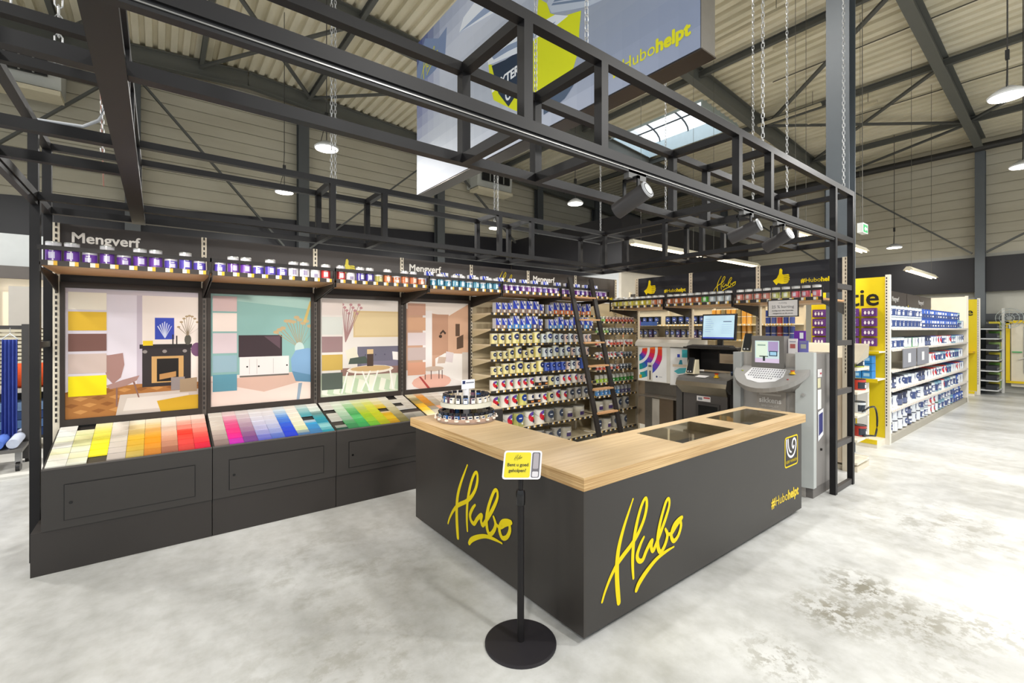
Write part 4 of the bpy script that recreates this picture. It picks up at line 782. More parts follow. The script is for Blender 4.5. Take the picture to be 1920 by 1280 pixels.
for r, seq in RR.items():
    x = SX[6]+.04; n = 0
    for k in seq:
        m, kd = can(k); rr = .12 if k == 'bucket' else max(abs(v.co.x) for v in m.vertices[:])
        if x+2*rr > SX[7]-.02: break
        n += 1; put('paint_can', m, (x+rr, 5.24+rr, rz[r]), random.uniform(-.4, .2), CN[k]+', '+nth(n)+' from left, '+nth(r+1)+' shelf, right paint bay', 'paint can', 'small cans in the right bay of the paint wall', kd); x += 2*rr+(.02 if r < 5 else .024)
# ---- ladder
ld = thing('ladder', 'black leaning shelf ladder with wooden rungs in front of the paint wall', 'ladder', (5.13, 4.3, 0))
for i, x in enumerate((4.9, 5.37)): MB().bar((x, 4.22, .0), (x, 4.905, 2.66), .035, .075, '#2b2725', (1, 0, 0)).build('rail', M_frame, ld); 
for z in (.35, .68, 1.01, 1.34, 1.68, 2.02, 2.36): y = 4.22+z/2.66*.685; MB().box(4.92, 5.35, y-.05, y+.03, z-.012, z+.012, '#dba873').build('rung', M_shelfwood, ld)
for x in (4.9, 5.37): MB().box(x-.02, x+.02, 4.87, 4.95, 2.52, 2.58, '#1d1b1a').build('hook', M_frame, ld)
#==COUNTER==
# ------------------------------------------------------------------ service counter
ct = thing('service_counter', 'L-shaped black service counter with yellow script logos', 'counter', (3.6, 2.2, 0))
X0, X1, Y0, Y1, CW = 1.99, 5.205, 1.873, 4.10, .6
MB().box(X0+.02, X1, Y0, Y0+.02, .05, .92, DKL).build('front_panel', M_dark, ct)
MB().box(X0, X0+.02, Y0, Y1, .05, .92, '#322e2b').build('side_panel', M_dark, ct)
MB().box(X0+.02, X0+CW-.04, Y1-.02, Y1, .05, .92, DKL).build('end_panel', M_dark, ct)
MB().box(X1-.02, X1, Y0+.02, Y0+CW, .05, .92, DKL).build('end_panel', M_dark, ct)
MB().box(X0+CW-.04, X0+CW-.02, Y0+CW-.02, Y1-.02, .05, .92, DKL).build('inner_panel', M_dark, ct); MB().box(X0+CW-.02, X1-.02, Y0+CW-.02, Y0+CW, .05, .92, DKL).build('inner_panel', M_dark, ct)
MB().box(X0+.07, X1-.1, Y0+.07, Y0+CW-.08, 0, .05, '#4b463f').box(X0+.07, X0+CW-.12, Y0+CW-.1, Y1-.07, 0, .05, '#4b463f').build('plinth', M_dark, ct)
F = FY(2.15, Y0, 0); mb = MB(); mb.logo(F, 0, .145, .625, YEL, .0015, 1.38); mb.build('front_logo', M_print, ct, 'yellow script logo on the long front')
F = FX(X0, 3.47, 0); mb = MB(); mb.logo(F, 0, .13, .645, YEL, .0015, 1.38); mb.build('side_logo', M_print, ct, 'yellow script logo on the short side')
F = FY(4.41, Y0, 0); mb = MB(); mb.hashtag(F, .71, .215, .125, '#e2c53a', d=.0015); mb.build('hashtag', M_print, ct)
F = FY(4.80, Y0, .525); mb = MB()
def rr_(x0, y0, x1, y1, r): 
    return [(x1-r+r*math.sin(a), y1-r+r*math.cos(a)) for a in (0, .8, 1.57)]+[(x1-r+r*math.cos(a), y0+r-r*math.sin(a)) for a in (0, .8, 1.57)]+[(x0+r-r*math.sin(a), y0+r-r*math.cos(a)) for a in (0, .8, 1.57)]+[(x0+r-r*math.cos(a), y1-r+r*math.sin(a)) for a in (0, .8, 1.57)]
mb.poly(F, rr_(0, 0, .31, .30, .03), '#e2c400', .001); mb.poly(F, rr_(.014, .014, .296, .286, .022), '#3a3735', .0015)
sp = [(.155+(.028+.0105*a)*math.cos(PI*.2+a)*1.15, .19+(.028+.0105*a)*math.sin(PI*.2+a)*.85, .010) for a in [-.3*k+0 for k in range(0)]]
spi = [(.04,.28),(.045,.2),(.075,.13),(.14,.095),(.21,.11),(.255,.17),(.26,.23),(.225,.265),(.185,.25),(.17,.205),(.195,.175),(.215,.2)]
mb.line(F, [(a, c, .011) for a, c in [(p[0], p[1]) for p in smooth_path([(a, c) for a, c in spi])]], .011, '#eeeaf0', .002)
spi2 = [(.075,.28),(.085,.205),(.115,.155),(.155,.14)]; mb.line(F, [(a, c, .009) for a, c in smooth_path(spi2)], .009, '#eeeaf0', .002)
mb.text(F, 'KERF WINKEN', .155, .04, .04, '#cdb41a', .01, 'c', .002); mb.build('swirl_badge', M_print, ct, 'yellow-edged badge with white swirl')
# worktop
wt = thing('worktop', 'light birch L-shaped worktop with two glass inlays on the black counter', 'worktop', (3.6, 2.2, .92))
zb, zt = .92, 1.0; A0, A1, B0, B1 = 1.985, 5.298, 1.866, 2.50; ix1 = [3.20, 4.02]; ix2 = [4.30, 5.16]; iy = [1.975, 2.405]
mb = MB()
def slab(x0, x1, y0, y1): mb.box(x0, x1, y0, y1, zb+.001, zt-.0005, '#d4b689')
slab(A0+.003, A0+.60, B1, 4.213); slab(A0+.003, ix1[0], B0+.003, B1); slab(ix1[0], ix1[1], B0+.003, iy[0]); slab(ix1[0], ix1[1], iy[1], B1); slab(ix1[1], ix2[0], B0+.003, B1); slab(ix2[0], ix2[1], B0+.003, iy[0]); slab(ix2[0], ix2[1], iy[1], B1); slab(ix2[1], A1-.003, B0+.003, B1)
mb.build('board', M_wood, wt)
MB().box(A0, A0+.003, B0, 4.216, zb, zt-.002, '#c7a270').box(A0+.003, A1, B0, B0+.003, zb, zt-.002, '#c7a270').box(A1-.003, A1, B0, B1, zb, zt-.002, '#c7a270').box(A0, A0+.6, 4.213, 4.216, zb, zt-.002, '#c7a270').build('plywood_edging', M_ply, wt)
for i, (a, c) in enumerate((ix1, ix2)):
    MB().box(a, c, iy[0], iy[1], .996, .999, '#e0e6e4').build('glass_pane', M_glass, wt)
    MB().box(a, c, iy[0], iy[1], .84, .845, '#4a4f4e').box(a, a+.004, iy[0], iy[1], .845, .92, '#c9ac80').box(c-.004, c, iy[0], iy[1], .845, .92, '#c9ac80').box(a, c, iy[1]-.004, iy[1], .845, .92, '#c9ac80').build('display_tray', M_mat, wt)
for i, (x, y) in enumerate(((4.6, 2.2), (4.85, 2.12))):
    MB().lathe(x, y, [(.07, .846), (.075, .86), (.06, .875), (.02, .88)], '#707c80', 20).build('round_dish', M_gloss, None, ['grey round dish lying under the right glass pane, nearer the middle', 'grey round dish lying under the right glass pane, nearer the counter end'][i], 'dish')
for i in range(3): MB().box(3.35+.2*i, 3.5+.2*i, 2.05, 2.3, .846, .85, ['#3c8fa8', '#c9ccd0', '#2d3a5c'][i]).build('leaflet', M_print, None, ['teal', 'pale grey', 'dark blue'][i]+' leaflet under the left glass pane of the worktop', 'leaflet')
# carousel of tester pots
cx, cy = 2.38, 3.80
cs = thing('tester_carousel', 'round two-tier acrylic carousel on the left arm of the counter', 'carousel', (cx, cy, 1.0))
MB().lathe(cx, cy, [(.285, 1.001), (.29, 1.01), (.29, 1.018), (.27, 1.02)], '#8f7f76', 36).build('lower_tray', M_gloss, cs)
MB().lathe(cx, cy, [(.24, 1.165), (.245, 1.18), (.225, 1.182)], '#c4c4b8', 36).build('upper_tray', M_gloss, cs)
MB().lathe(cx, cy, [(.286, 1.018), (.292, 1.05), (.289, 1.05), (.283, 1.02)], '#b39a8c', 36, caps=False).build('price_band', M_print, cs)
MB().lathe(cx, cy, [(.25, 1.14), (.25, 1.18), (.247, 1.18)], '#cfcfc2', 36, caps=False).build('upper_band', M_print, cs)
MB().tube([(cx, cy, 1.02), (cx, cy, 1.32)], .03, '#d8d8dc', 16).build('core', M_gloss, cs)
MB().box(cx-.07, cx+.08, cy-.03, cy-.026, 1.30, 1.39, '#dfe2ea').box(cx-.06, cx-.03, cy-.032, cy-.03, 1.35, 1.38, '#23305e').box(cx-.02, cx+.07, cy-.032, cy-.03, 1.355, 1.365, '#6a7080').build('title_card', M_print, cs)
for a in range(18): t0 = 2*PI*a/18; MB().box(cx+.291*math.cos(t0)-.014, cx+.291*math.cos(t0)+.014, cy+.291*math.sin(t0)-.014, cy+.291*math.sin(t0)+.014, 1.028, 1.044, '#e8e2d8').build('price_tag', M_print, cs)
tp = ['#3a6fb8','#c9b98a','#e8e2d4','#2a2c34','#cfc2b0','#6a4a5c','#9aa4b0','#e6ddd0']
def tester(c):
    if ('tp', c) not in PC:
        m = MB().lathe(0, 0, [(.021, 0, c), (.024, .004, c), (.024, .05, c), (.02, .056, c)], c, 12); lid = MB().lathe(0, 0, [(.022, .055), (.022, .075), (.018, .078)], '#20232e', 12)
        F = FY(-.018, -.0250, .004); lab = MB(); lab.rect(F, 0, 0, .036, .046, '#efece4', 0); lab.rect(F, .004, .030, .032, .043, '#20284a', .0008)
        PC[('tp', c)] = (m.mesh('tester_pot', M_gloss), [('lid', lid.mesh('lid', M_gloss)), ('label', lab.mesh('label', M_print))])
    return PC[('tp', c)]
TN = ['blue', 'sand', 'cream', 'black', 'beige', 'plum', 'grey', 'ivory']
for tier, (rad, z, n) in enumerate(((.25, 1.0205, 26), (.205, 1.1825, 20))):
    for a in range(n):
        th = -PI/2-.9+2*PI*a/n; j = (a*5+tier*3) % 8; m, kd = tester(tp[j])
        put('tester_pot', m, (cx+rad*math.cos(th), cy+rad*math.sin(th), z), th+PI/2, TN[j]+' tester pot, '+nth(a+1)+' anticlockwise from front left, '+['lower', 'upper'][tier]+' carousel tier', 'tester pot', 'tester pots on the carousel', kd)
# feedback stand in front of the counter
st = thing('feedback_stand', 'black pole stand with round base and small yellow question sign in front of the counter', 'sign stand', (1.716, 2.128, 0))
px, py = 1.716, 2.128
MB().lathe(px, py, [(.214, 0), (.214, .010), (.205, .014), (.03, .016)], '#2c2a2e', 48).build('base', M_frame, st)
MB().tube([(px, py, .012), (px, py, .87)], .021, '#1b191a', 16).build('lower_pole', M_frame, st); MB().tube([(px, py, .8), (px, py, 1.03)], .015, '#1b191a', 16).build('upper_pole', M_frame, st)
MB().tube([(px, py, .83), (px, py, .845), (px, py, .905), (px, py, .92)], [.026, .028, .028, .022], '#121112', 16).build('clamp_collar', M_gloss, st)
cr_ = Vector((.79, -.613, 0)); back = Vector((.613, .79, 0)); upv = (Vector((0, 0, 1))*.93+back*.30+cr_*.09).normalized(); nrm = cr_.cross(upv).normalized()
F = Fr(Vector((px, py, .99))-cr_*.112-back*.03, cr_, upv, nrm)
if F.n.dot(back) > 0: F.n = -F.n
mb = MB(); ol = rr_(0, 0, .228, .165, .015); mb.add([F.p(x, y, 0) for x, y in ol]+[F.p(x, y, .008) for x, y in ol], [tuple(range(12))[::-1], tuple(range(12, 24))]+[(k, (k+1)%12, 12+(k+1)%12, 12+k) for k in range(12)], '#ecebee'); mb.build('sign_frame', M_gloss, st)
mb = MB(); mb.poly(F, rr_(.01, .01, .163, .155, .01), '#e3d42a', .009); mb.poly(F, rr_(.17, .01, .218, .155, .008), '#6e6a70', .009)
mb.logo(F, .06, .108, .035, '#3a3a20', .010); mb.text(F, 'Bent u goed', .087, .075, .026, '#33311c', .012, 'c', .010); mb.text(F, 'geholpen?', .087, .042, .026, '#33311c', .012, 'c', .010)
mb.poly(F, rr_(.176, .014, .212, .045, .006), '#d6d2d6', .010); mb.poly(F, rr_(.178, .06, .21, .15, .006), '#a9a3a8', .010); mb.build('sign_face', M_gloss, st)
#==MACHINES==
# ------------------------------------------------------------------ mixing machines
gm = thing('tinting_machine', 'tall grey tinting machine with built-in screen and rounded keyboard console', 'machine', (6.0, 2.4, 0))
MB().box(5.72, 6.45, 2.02, 2.78, .0, 1.60, '#a8a39d').build('body', M_mat, gm)
MB().hexa([(5.70,1.93,.12),(5.78,1.93,.12),(5.80,2.04,.12),(5.66,2.10,.12),(5.70,1.93,1.62),(5.78,1.93,1.62),(5.80,2.04,1.62),(5.66,2.10,1.62)], '#b4b8b6').build('corner_profile', M_mat, gm)
MB().box(5.78, 6.4, 1.94, 2.02, .12, 1.60, '#84807d').build('side_panel', M_mat, gm); MB().box(5.74, 6.4, 1.95, 2.75, .0, .12, '#6f6b68').build('kick_plate', M_mat, gm)
MB().box(5.64, 5.72, 2.70, 2.79, .1, 1.60, '#a3a5a4').build('corner_profile', M_mat, gm)
MB().box(5.655, 5.665, 2.11, 2.16, .64, .645, '#5a5856').build('joint_line', M_mat, gm)
MB().tube([(5.66, 2.02, 1.15), (5.71, 2.02, 1.15)], .018, '#c8c8c8', 14).build('lock', M_metal, gm)
F = FX(5.70, 2.71, 0); mb = MB(); mb.fbox(F, .13, .49, 1.42, 1.80, -.12, .03, '#716e6a'); mb.build('monitor_housing', M_mat, gm)
mb = MB(); F2 = FX(5.668, 2.54, 1.485); mb.rect(F2, 0, 0, .27, .26, '#b9ccd0', 0); mb.rect(F2, .01, .06, .14, .25, '#c9d8c8', .001); mb.rect(F2, .15, .13, .26, .25, '#9a88b0', .001); mb.rect(F2, .16, .08, .25, .14, '#24384c', .0015); mb.rect(F2, .17, .09, .24, .13, '#8fb8d0', .002); mb.rect(F2, .05, .07, .15, .08, '#2c3234', .002); mb.rect(F2, .09, .02, .115, .08, '#2c3234', .002); mb.rect(F2, .0, .0, .27, .05, '#c4b4cc', .0005); mb.rect(F2, .03, .20, .12, .215, '#7f968c', .002)
mb.build('screen', M_screen, gm); MB().fbox(FX(5.67, 2.56, 1.465), 0, .31, 0, .30, -.01, -.001, '#1d1c1d').build('screen_bezel', M_gloss, gm)
# console: half ellipse tilted slab
mb = MB(); n = 20; pts = [(5.70-.40*math.sin(PI*k/n), 2.36+.40*math.cos(PI*k/n)) for k in range(n+1)]
zt_ = lambda x: 1.40-.22*(5.70-x)/.4+.04
top = [(x, y, zt_(x)) for x, y in pts]; bot = [(x+.02, y, zt_(x)-.05) for x, y in pts]
mb.add(top+bot, [tuple(range(n+1)), tuple(range(n+1, 2*n+2))[::-1]]+[(k, n+1+k, n+2+k, k+1) for k in range(n)], '#8d8b88'); mb.build('console', M_mat, gm)
mb = MB(); base = [(5.71-.38*math.sin(PI*k/n), 2.36+.38*math.cos(PI*k/n), zt_(5.71-.38*math.sin(PI*k/n))-.05) for k in range(n+1)]
low = [(5.715-.05*math.sin(PI*k/n), 2.36+.25*math.cos(PI*k/n), 1.16) for k in range(n+1)]
mb.add(base+low, [(k, n+1+k, n+2+k, k+1) for k in range(n)]+[tuple(range(n+1, 2*n+2))[::-1]], '#84807c', True); mb.build('console_support', M_mat, gm)
mb = MB(); dz = .003
def CP(u, v, d=.003): x = 5.66-.28*u; return (x, 2.36-v, zt_(x)+d)
ko = [(0,-.21),(0,.17),(.5,.19),(.8,.14),(.95,0),(.95,-.03),(.8,-.17),(.5,-.235)]; mb.add([CP(a, c) for a, c in ko], [tuple(range(8))], '#d8d8da')
for r in range(5):
    for k in range(14-(r == 4)*6): u = .06+r*.14; v = -.19+k*.0265+(r == 4)*.08; mb.add([CP(u, v, .006), CP(u+.08, v, .006), CP(u+.08, v+.014, .006), CP(u, v+.014, .006)], [(0,1,2,3)], '#7d7d82')
mb.build('keyboard', M_gloss, gm)
p = CP(.25, .26, 0); MB().lathe(p[0], p[1], [(.032, p[2]), (.032, p[2]+.008, '#e0b81c'), (.02, p[2]+.01), (.02, p[2]+.03, '#c8321c'), (.022, p[2]+.04, '#c8321c')], '#e0b81c', 16).build('emergency_button', M_gloss, gm, 'red emergency button on a yellow disc')
p = CP(.25, -.29, 0); MB().lathe(p[0], p[1], [(.012, p[2]), (.012, p[2]+.008)], '#a8b43c', 12).build('power_button', M_gloss, gm)
p = CP(.62, .25, 0); MB().lathe(p[0], p[1], [(.010, p[2]), (.010, p[2]+.008)], '#b02424', 12).build('stop_button', M_gloss, gm)
mb = MB(); F = FX(5.69, 2.53, .09)
mb.fbox(F, 0, .32, .82, 1.10, -.01, 0, '#a19a91'); mb.text(F, 'CENTRAL', .15, 1.05, .035, '#cfcac2', .0, 'c', .002, 1.3); mb.rect(F, .03, 1.01, .27, 1.03, '#c4beb6', .001); mb.text(F, 'sikkens', .15, .925, .085, '#e4e0da', .02, 'c', .002); mb.text(F, 'SPECIALIST', .15, .875, .033, '#cfcac2', .0, 'c', .002, 1.2); mb.rect(F, .03, .85, .27, .855, '#c4beb6', .001); mb.build('brand_plate', M_mat, gm, 'beige plate with pale lettering')
F = FY(5.9, 1.94, 0); mb = MB(); mb.rect(F, -.07, 1.34, .06, 1.43, '#d8d4d4', .004); mb.rect(F, 0.0, 1.37, .05, 1.39, '#b8505c', .005); mb.rect(F, -.07, 1.22, .02, 1.33, '#cfc9a8', .004); mb.rect(F, -.07, .98, .04, 1.2, '#e3e3e0', .004); mb.poly(F, [(-.06,.62),(.10,.68),(.10,.98),(-.06,.95)], '#e6e6ea', .006); mb.poly(F, [(-.04,.68),(.08,.72),(.08,.94),(-.04,.92)], '#3a3c74', .007); mb.build('stickers', M_print, gm)
MB().tube([(5.93, 1.925, .52), (5.93, 1.94, .52)], .014, '#2c2a29', 10).build('side_lock', M_gloss, gm)
# tester devices and cards on the grey machine
def reader(name, x, y, z, label, rot=0):
    t = thing(name, label, 'colour reader', (x, y, z), 'colour readers on cream docks')
    MB().hexa([(x-.07,y-.07,z),(x+.07,y-.07,z),(x+.07,y+.07,z),(x-.07,y+.07,z),(x+.0,y-.06,z+.2),(x+.07,y-.06,z+.2),(x+.07,y+.06,z+.2),(x+.0,y+.06,z+.2)], '#ddd2b4').build('dock', M_gloss, t)
    MB().hexa([(x-.085,y-.045,z+.02),(x-.06,y-.045,z+.01),(x-.06,y+.045,z+.01),(x-.085,y+.045,z+.02),(x-.02,y-.04,z+.23),(x+.005,y-.04,z+.22),(x+.005,y+.04,z+.22),(x-.02,y+.04,z+.23)], '#1f2124').build('handset', M_gloss, t)
    MB().box(x-.082, x-.078, y-.03, y-.01, z+.03, z+.045, '#e0e0e0').box(x-.082, x-.078, y+.01, y+.03, z+.03, z+.045, '#e0e0e0').build('keys', M_gloss, t)
reader('colour_reader', 5.82, 2.68, 1.6, 'black handheld colour reader in a cream dock on top of the grey tinting machine')
for i, (y, c, c2, z1) in enumerate(((2.16, '#e6e2e2', '#b0605c', .17), (2.05, '#6c6cae', '#a9aca0', .15))):
    t = thing('leaflet_card', ['white product card standing on the grey tinting machine', 'blue-violet product card standing on the grey tinting machine'][i], 'card', (5.76, y, 1.6))
    F = FX(5.76, y+.05, 1.601); MB().fbox(F, 0, .095, 0, z1, -.015, 0, c).build('card', M_print, t); m = MB(); m.rect(F, .02, .06, .075, .11, c2, .002); m.rect(F, .015, .13, .08, .14, '#8a88a0', .002); m.build('print', M_print, t)
MB().fbox(FX(5.95, 2.22, 1.6), 0, .12, 0, .26, -.02, 0, '#6a2ea0').rect(FX(5.95, 2.22, 1.6), .06, .17, .1, .24, '#e8e8f0').build('display_box', M_print, None, 'purple box standing behind the product cards on the grey tinting machine', 'box')
# dark shaker with hutch, keyboard and monitor
sh = thing('paint_shaker', 'dark grey paint shaker cabinet with sloping silver front between the two tinting machines', 'machine', (6.2, 3.3, 0))
MB().box(5.95, 6.5, 3.02, 3.66, .0, 1.13, '#4d4845').build('body', M_mat, sh)
MB().hexa([(5.83,2.98,1.10),(6.0,2.98,1.0),(6.0,3.70,1.0),(5.83,3.70,1.10),(5.86,2.98,1.20),(6.25,2.98,1.27),(6.25,3.70,1.27),(5.86,3.70,1.20)], '#5f5c58').build('control_head', M_mat, sh)
MB().hexa([(5.94,3.02,.98),(5.96,3.02,.98),(5.96,3.67,.98),(5.94,3.67,.98),(5.825,2.98,1.10),(5.86,2.98,1.19),(5.86,3.71,1.19),(5.825,3.71,1.10)], '#938976').build('silver_fascia', M_metal, sh)
F = FX(5.945, 3.62, 0); mb = MB(); mb.fbox(F, .16, .50, .52, .86, 0, .012, '#3a3634'); mb.build('door_frame', M_mat, sh); MB().fbox(F, .20, .47, .60, .83, .012, .016, '#141414').build('door_window', M_gloss, sh); MB().fbox(F, .18, .49, .50, .54, .01, .03, '#8f8374').build('door_handle', M_metal, sh)
mb = MB(); mb.rect(F, .17, .885, .37, .955, '#e3dfdc', .002); mb.rect(F, .27, .925, .36, .945, '#b84848', .003); mb.rect(F, .19, .90, .25, .935, '#7b7f88', .003); mb.build('nameplate', M_print, sh)
MB().lathe(5.97, 3.18, [(.035, 1.222), (.035, 1.235, '#e6b81c'), (.022, 1.24), (.022, 1.265, '#d23a1c'), (.026, 1.28, '#d23a1c')], '#e6b81c', 16).build('emergency_button', M_gloss, sh, 'red emergency button on a yellow disc')
MB().hexa([(5.9,3.3,1.215),(6.0,3.3,1.232),(6.0,3.45,1.232),(5.9,3.45,1.215),(5.9,3.3,1.22),(6.0,3.3,1.237),(6.0,3.45,1.237),(5.9,3.45,1.22)], '#d8d4d2').build('label_sheet', M_print, sh)
sc = MB(); sc.box(5.99, 6.5, 3.70, 3.80, 0, 1.1, '#4a4744'); sc.build('side_cabinet', M_mat, sh)
hu = thing('black_hutch', 'black steel hutch standing on the dark paint shaker', 'stand', (6.4, 3.4, 1.27))
MB().box(6.2, 6.55, 3.0, 3.03, 1.27, 1.60, '#1d1a19').box(6.2, 6.55, 3.72, 3.75, 1.27, 1.60, '#1d1a19').box(6.12, 6.57, 2.98, 3.77, 1.6, 1.625, '#2a2624').build('shell', M_frame, hu)
mb = MB(); mb.box(6.52, 6.55, 3.03, 3.72, 1.27, 1.38, '#1d1a19').box(6.52, 6.55, 3.03, 3.72, 1.52, 1.6, '#1d1a19').box(6.52, 6.55, 3.03, 3.18, 1.38, 1.52, '#1d1a19').box(6.52, 6.55, 3.44, 3.72, 1.38, 1.52, '#1d1a19'); mb.build('back_plate', M_frame, hu)
kb = thing('keyboard', 'black computer keyboard on the hutch below the monitor', 'keyboard', (6.2, 3.4, 1.625))
MB().hexa([(6.13,3.08,1.626),(6.28,3.08,1.626),(6.28,3.72,1.626),(6.13,3.72,1.626),(6.13,3.08,1.636),(6.28,3.08,1.652),(6.28,3.72,1.652),(6.13,3.72,1.636)], '#2b2827').build('case', M_gloss, kb)
mb = MB()
for r in range(4):
    for k in range(20): x, y = 6.14+r*.034, 3.09+k*.031; z = 1.637+(x-6.13)/.15*.016; mb.box(x, x+.026, y, y+.024, z, z+.006, '#3d3938')
mb.build('keys', M_mat, kb)
mo = thing('monitor', 'flat computer monitor showing a pale blue program window above the hutch', 'monitor', (6.4, 3.42, 1.625))
MB().hexa([(6.36,3.12,1.72),(6.40,3.12,1.72),(6.40,3.62,1.72),(6.36,3.62,1.72),(6.40,3.12,2.10),(6.44,3.12,2.10),(6.44,3.62,2.10),(6.40,3.62,2.10)], '#1c1d22').build('case', M_gloss, mo)
F = Fr((6.360, 3.60, 1.745), (0, -1, 0), Vector((.105, 0, 1)).normalized(), Vector((-1, 0, .105)).normalized()); mb = MB(); mb.rect(F, 0, 0, .46, .335, '#b9d6e6', .002); mb.rect(F, 0, 0, .46, .02, '#3a4cae', .003)
for k in range(7): mb.rect(F, .03, .28-.03*k, .12+.02*(k % 3), .285-.03*k, '#8aa4b8', .003)
mb.rect(F, .30, .24, .42, .25, '#33404c', .003); 
for k in range(5): mb.rect(F, .28, .20-.03*k, .43, .203-.03*k, '#93abbc', .003)
mb.build('screen', M_screen, mo)
MB().box(6.42, 6.45, 3.33, 3.41, 1.63, 1.75, '#17181b').box(6.34, 6.52, 3.24, 3.50, 1.626, 1.638, '#17181b').build('foot', M_gloss, mo)
reader('colour_reader', 6.05, 3.58, 1.245, 'black handheld colour reader in a cream dock on the dark paint shaker')
MB().tube([(6.1, 3.05, 1.28), (6.13, 3.0, 1.29), (6.16, 2.98, 1.275), (6.12, 2.95, 1.28)], .03, '#2f3a4c', 8).build('crumpled_bag', M_gloss, None, 'dark crumpled bag beside the emergency button on the shaker', 'bag')
MB().box(5.98, 6.4, 2.84, 3.0, 0, 1.2, '#1f1b19').build('side_bin', M_frame, None, 'narrow black bin between the shaker and the grey tinting machine', 'bin')
# white tinting machine with colour prints
wm = thing('tinting_machine', 'white tinting machine with rainbow arc print and stainless stand', 'machine', (6.6, 4.4, 0))
MB().box(6.4, 6.95, 4.17, 4.78, 1.02, 1.60, '#d9d4c8').build('cabinet', M_mat, wm)
mb = MB(); prof = [(6.37,1.60),(6.38,1.66),(6.45,1.71),(6.6,1.735),(6.97,1.74),(6.97,1.60)]; mb.add([(x, 3.86, z) for x, z in prof]+[(x, 4.82, z) for x, z in prof], [tuple(range(6))[::-1], tuple(range(6, 12))]+[(k, (k+1) % 6, 6+(k+1) % 6, 6+k) for k in range(6)], '#d6d0c4'); mb.build('lid', M_mat, wm)
MB().hexa([(6.395,4.165,1.0),(6.52,3.86,1.0),(6.9,3.88,1.0),(6.9,4.16,1.0),(6.395,4.165,1.585),(6.52,3.86,1.585),(6.9,3.88,1.585),(6.9,4.16,1.585)], '#e3e0da').build('side_door', M_mat, wm)
F = FX(6.398, 4.76, 1.03); mb = MB(); mb.rect(F, 0, 0, .53, .55, '#ecebe8', .001)
RB = ['#e8742c', '#e0402c', '#d42a5c', '#b03090', '#6c44b0', '#3c4cb8', '#2c7cb0', '#2a9a94']
for band in range(3):
    r0 = .12+band*.15
    for k in range(14):
        a0, a1 = math.radians(-80+k*6.2), math.radians(-80+(k+1)*6.2); cxx, cyy = -.02-.03, .52
        P4_ = [(cxx+r0*math.cos(a0), cyy+r0*math.sin(a0)*.95), (cxx+(r0+.10)*math.cos(a0), cyy+(r0+.10)*math.sin(a0)*.95), (cxx+(r0+.10)*math.cos(a1), cyy+(r0+.10)*math.sin(a1)*.95), (cxx+r0*math.cos(a1), cyy+r0*math.sin(a1)*.95)]
        P4_ = [(min(.45, max(.01, x)), y) for x, y in P4_]; mb.poly(F, P4_, RB[min(7, int((14-k)/14*8))], .002)
mb.rect(F, .01, .03, .06, .09, '#c9a030', .003); mb.rect(F, .17, 0, .27, .3, '#d6d2c4', .003); mb.rect(F, .21, .02, .235, .17, '#4a3c2a', .004); mb.rect(F, .19, .23, .25, .26, '#5a5850', .004)
mb.poly(F, [(.33,.08),(.35,.10),(.37,.08),(.35,.06)], '#2c3a70', .003); mb.rect(F, .39, .075, .45, .083, '#a0a0a8', .003); mb.build('front_print', M_print, wm)
u_ = Vector((.125, -.305, 0)).normalized(); F = Fr((6.392, 4.165, 1.0), u_, (0, 0, 1), Vector((-u_.y*-1, 0, 0)) if False else Vector((u_.y, -u_.x, 0))); mb = MB()
mb.rect(F, .01, .01, .32, .57, '#eceae6', .003); mb.rect(F, .11, .44, .15, .49, '#3448b4', .004); mb.rect(F, .18, .44, .28, .56, '#3ab0b8', .004)
mb.poly(F, [(.06,.22),(.14,.27),(.24,.28),(.3,.25),(.22,.20),(.12,.18)], '#52b4bc', .004); mb.poly(F, [(.1,.15),(.3,.14),(.3,.24),(.22,.18)], '#6a5c66', .0045); mb.poly(F, [(.13,.33),(.19,.33),(.18,.40),(.15,.40)], '#2c8ca4', .004); mb.rect(F, .04, .29, .3, .33, '#e0cfb8', .0035); mb.poly(F, [(.10,.08),(.13,.11),(.16,.08),(.13,.05)], '#2c3a70', .004); mb.build('door_print', M_print, wm)
MB().box(6.55, 6.95, 4.0, 4.75, .0, 1.0, '#8f8b85').build('rear_column', M_metal, wm); MB().box(6.3, 6.6, 4.0, 4.70, .78, .80, '#a49c92').build('can_shelf', M_metal, wm); MB().box(6.38, 6.56, 4.10, 4.35, 0, .78, '#8c7c6a').build('lift_column', M_metal, wm); MB().box(6.40, 6.6, 4.35, 4.5, 0, .75, '#b9b2a6').build('lift_cover', M_mat, wm)
MB().box(6.35, 6.95, 3.9, 3.93, .0, 1.0, '#5a5a5a').build('side_plate', M_metal, wm)
# hanging discount sign
F = FX(6.385, 2.70, 2.04); t = thing('discount_sign', 'white framed discount sign hanging below the right high shelf', 'sign', F.p(.18, 0, 0))
MB().fbox(F, 0, .37, 0, .225, -.012, 0, '#2b2a2c').build('frame', M_frame, t); mb = MB(); mb.rect(F, .012, .012, .358, .213, '#d3cfcc', .001); mb.text(F, '25 % korting', .185, .115, .052, '#5c5a5c', .0, 'c', .002); mb.text(F, 'korting voor elke Hubohelpt', .185, .075, .022, '#4c4a4c', .01, 'c', .002); mb.text(F, 'mengservice op alle verven', .185, .04, .022, '#4c4a4c', .01, 'c', .002); mb.text(F, 'Aanbieding', .185, .175, .022, '#7c7a7c', 0, 'c', .002); mb.build('face', M_print, t)
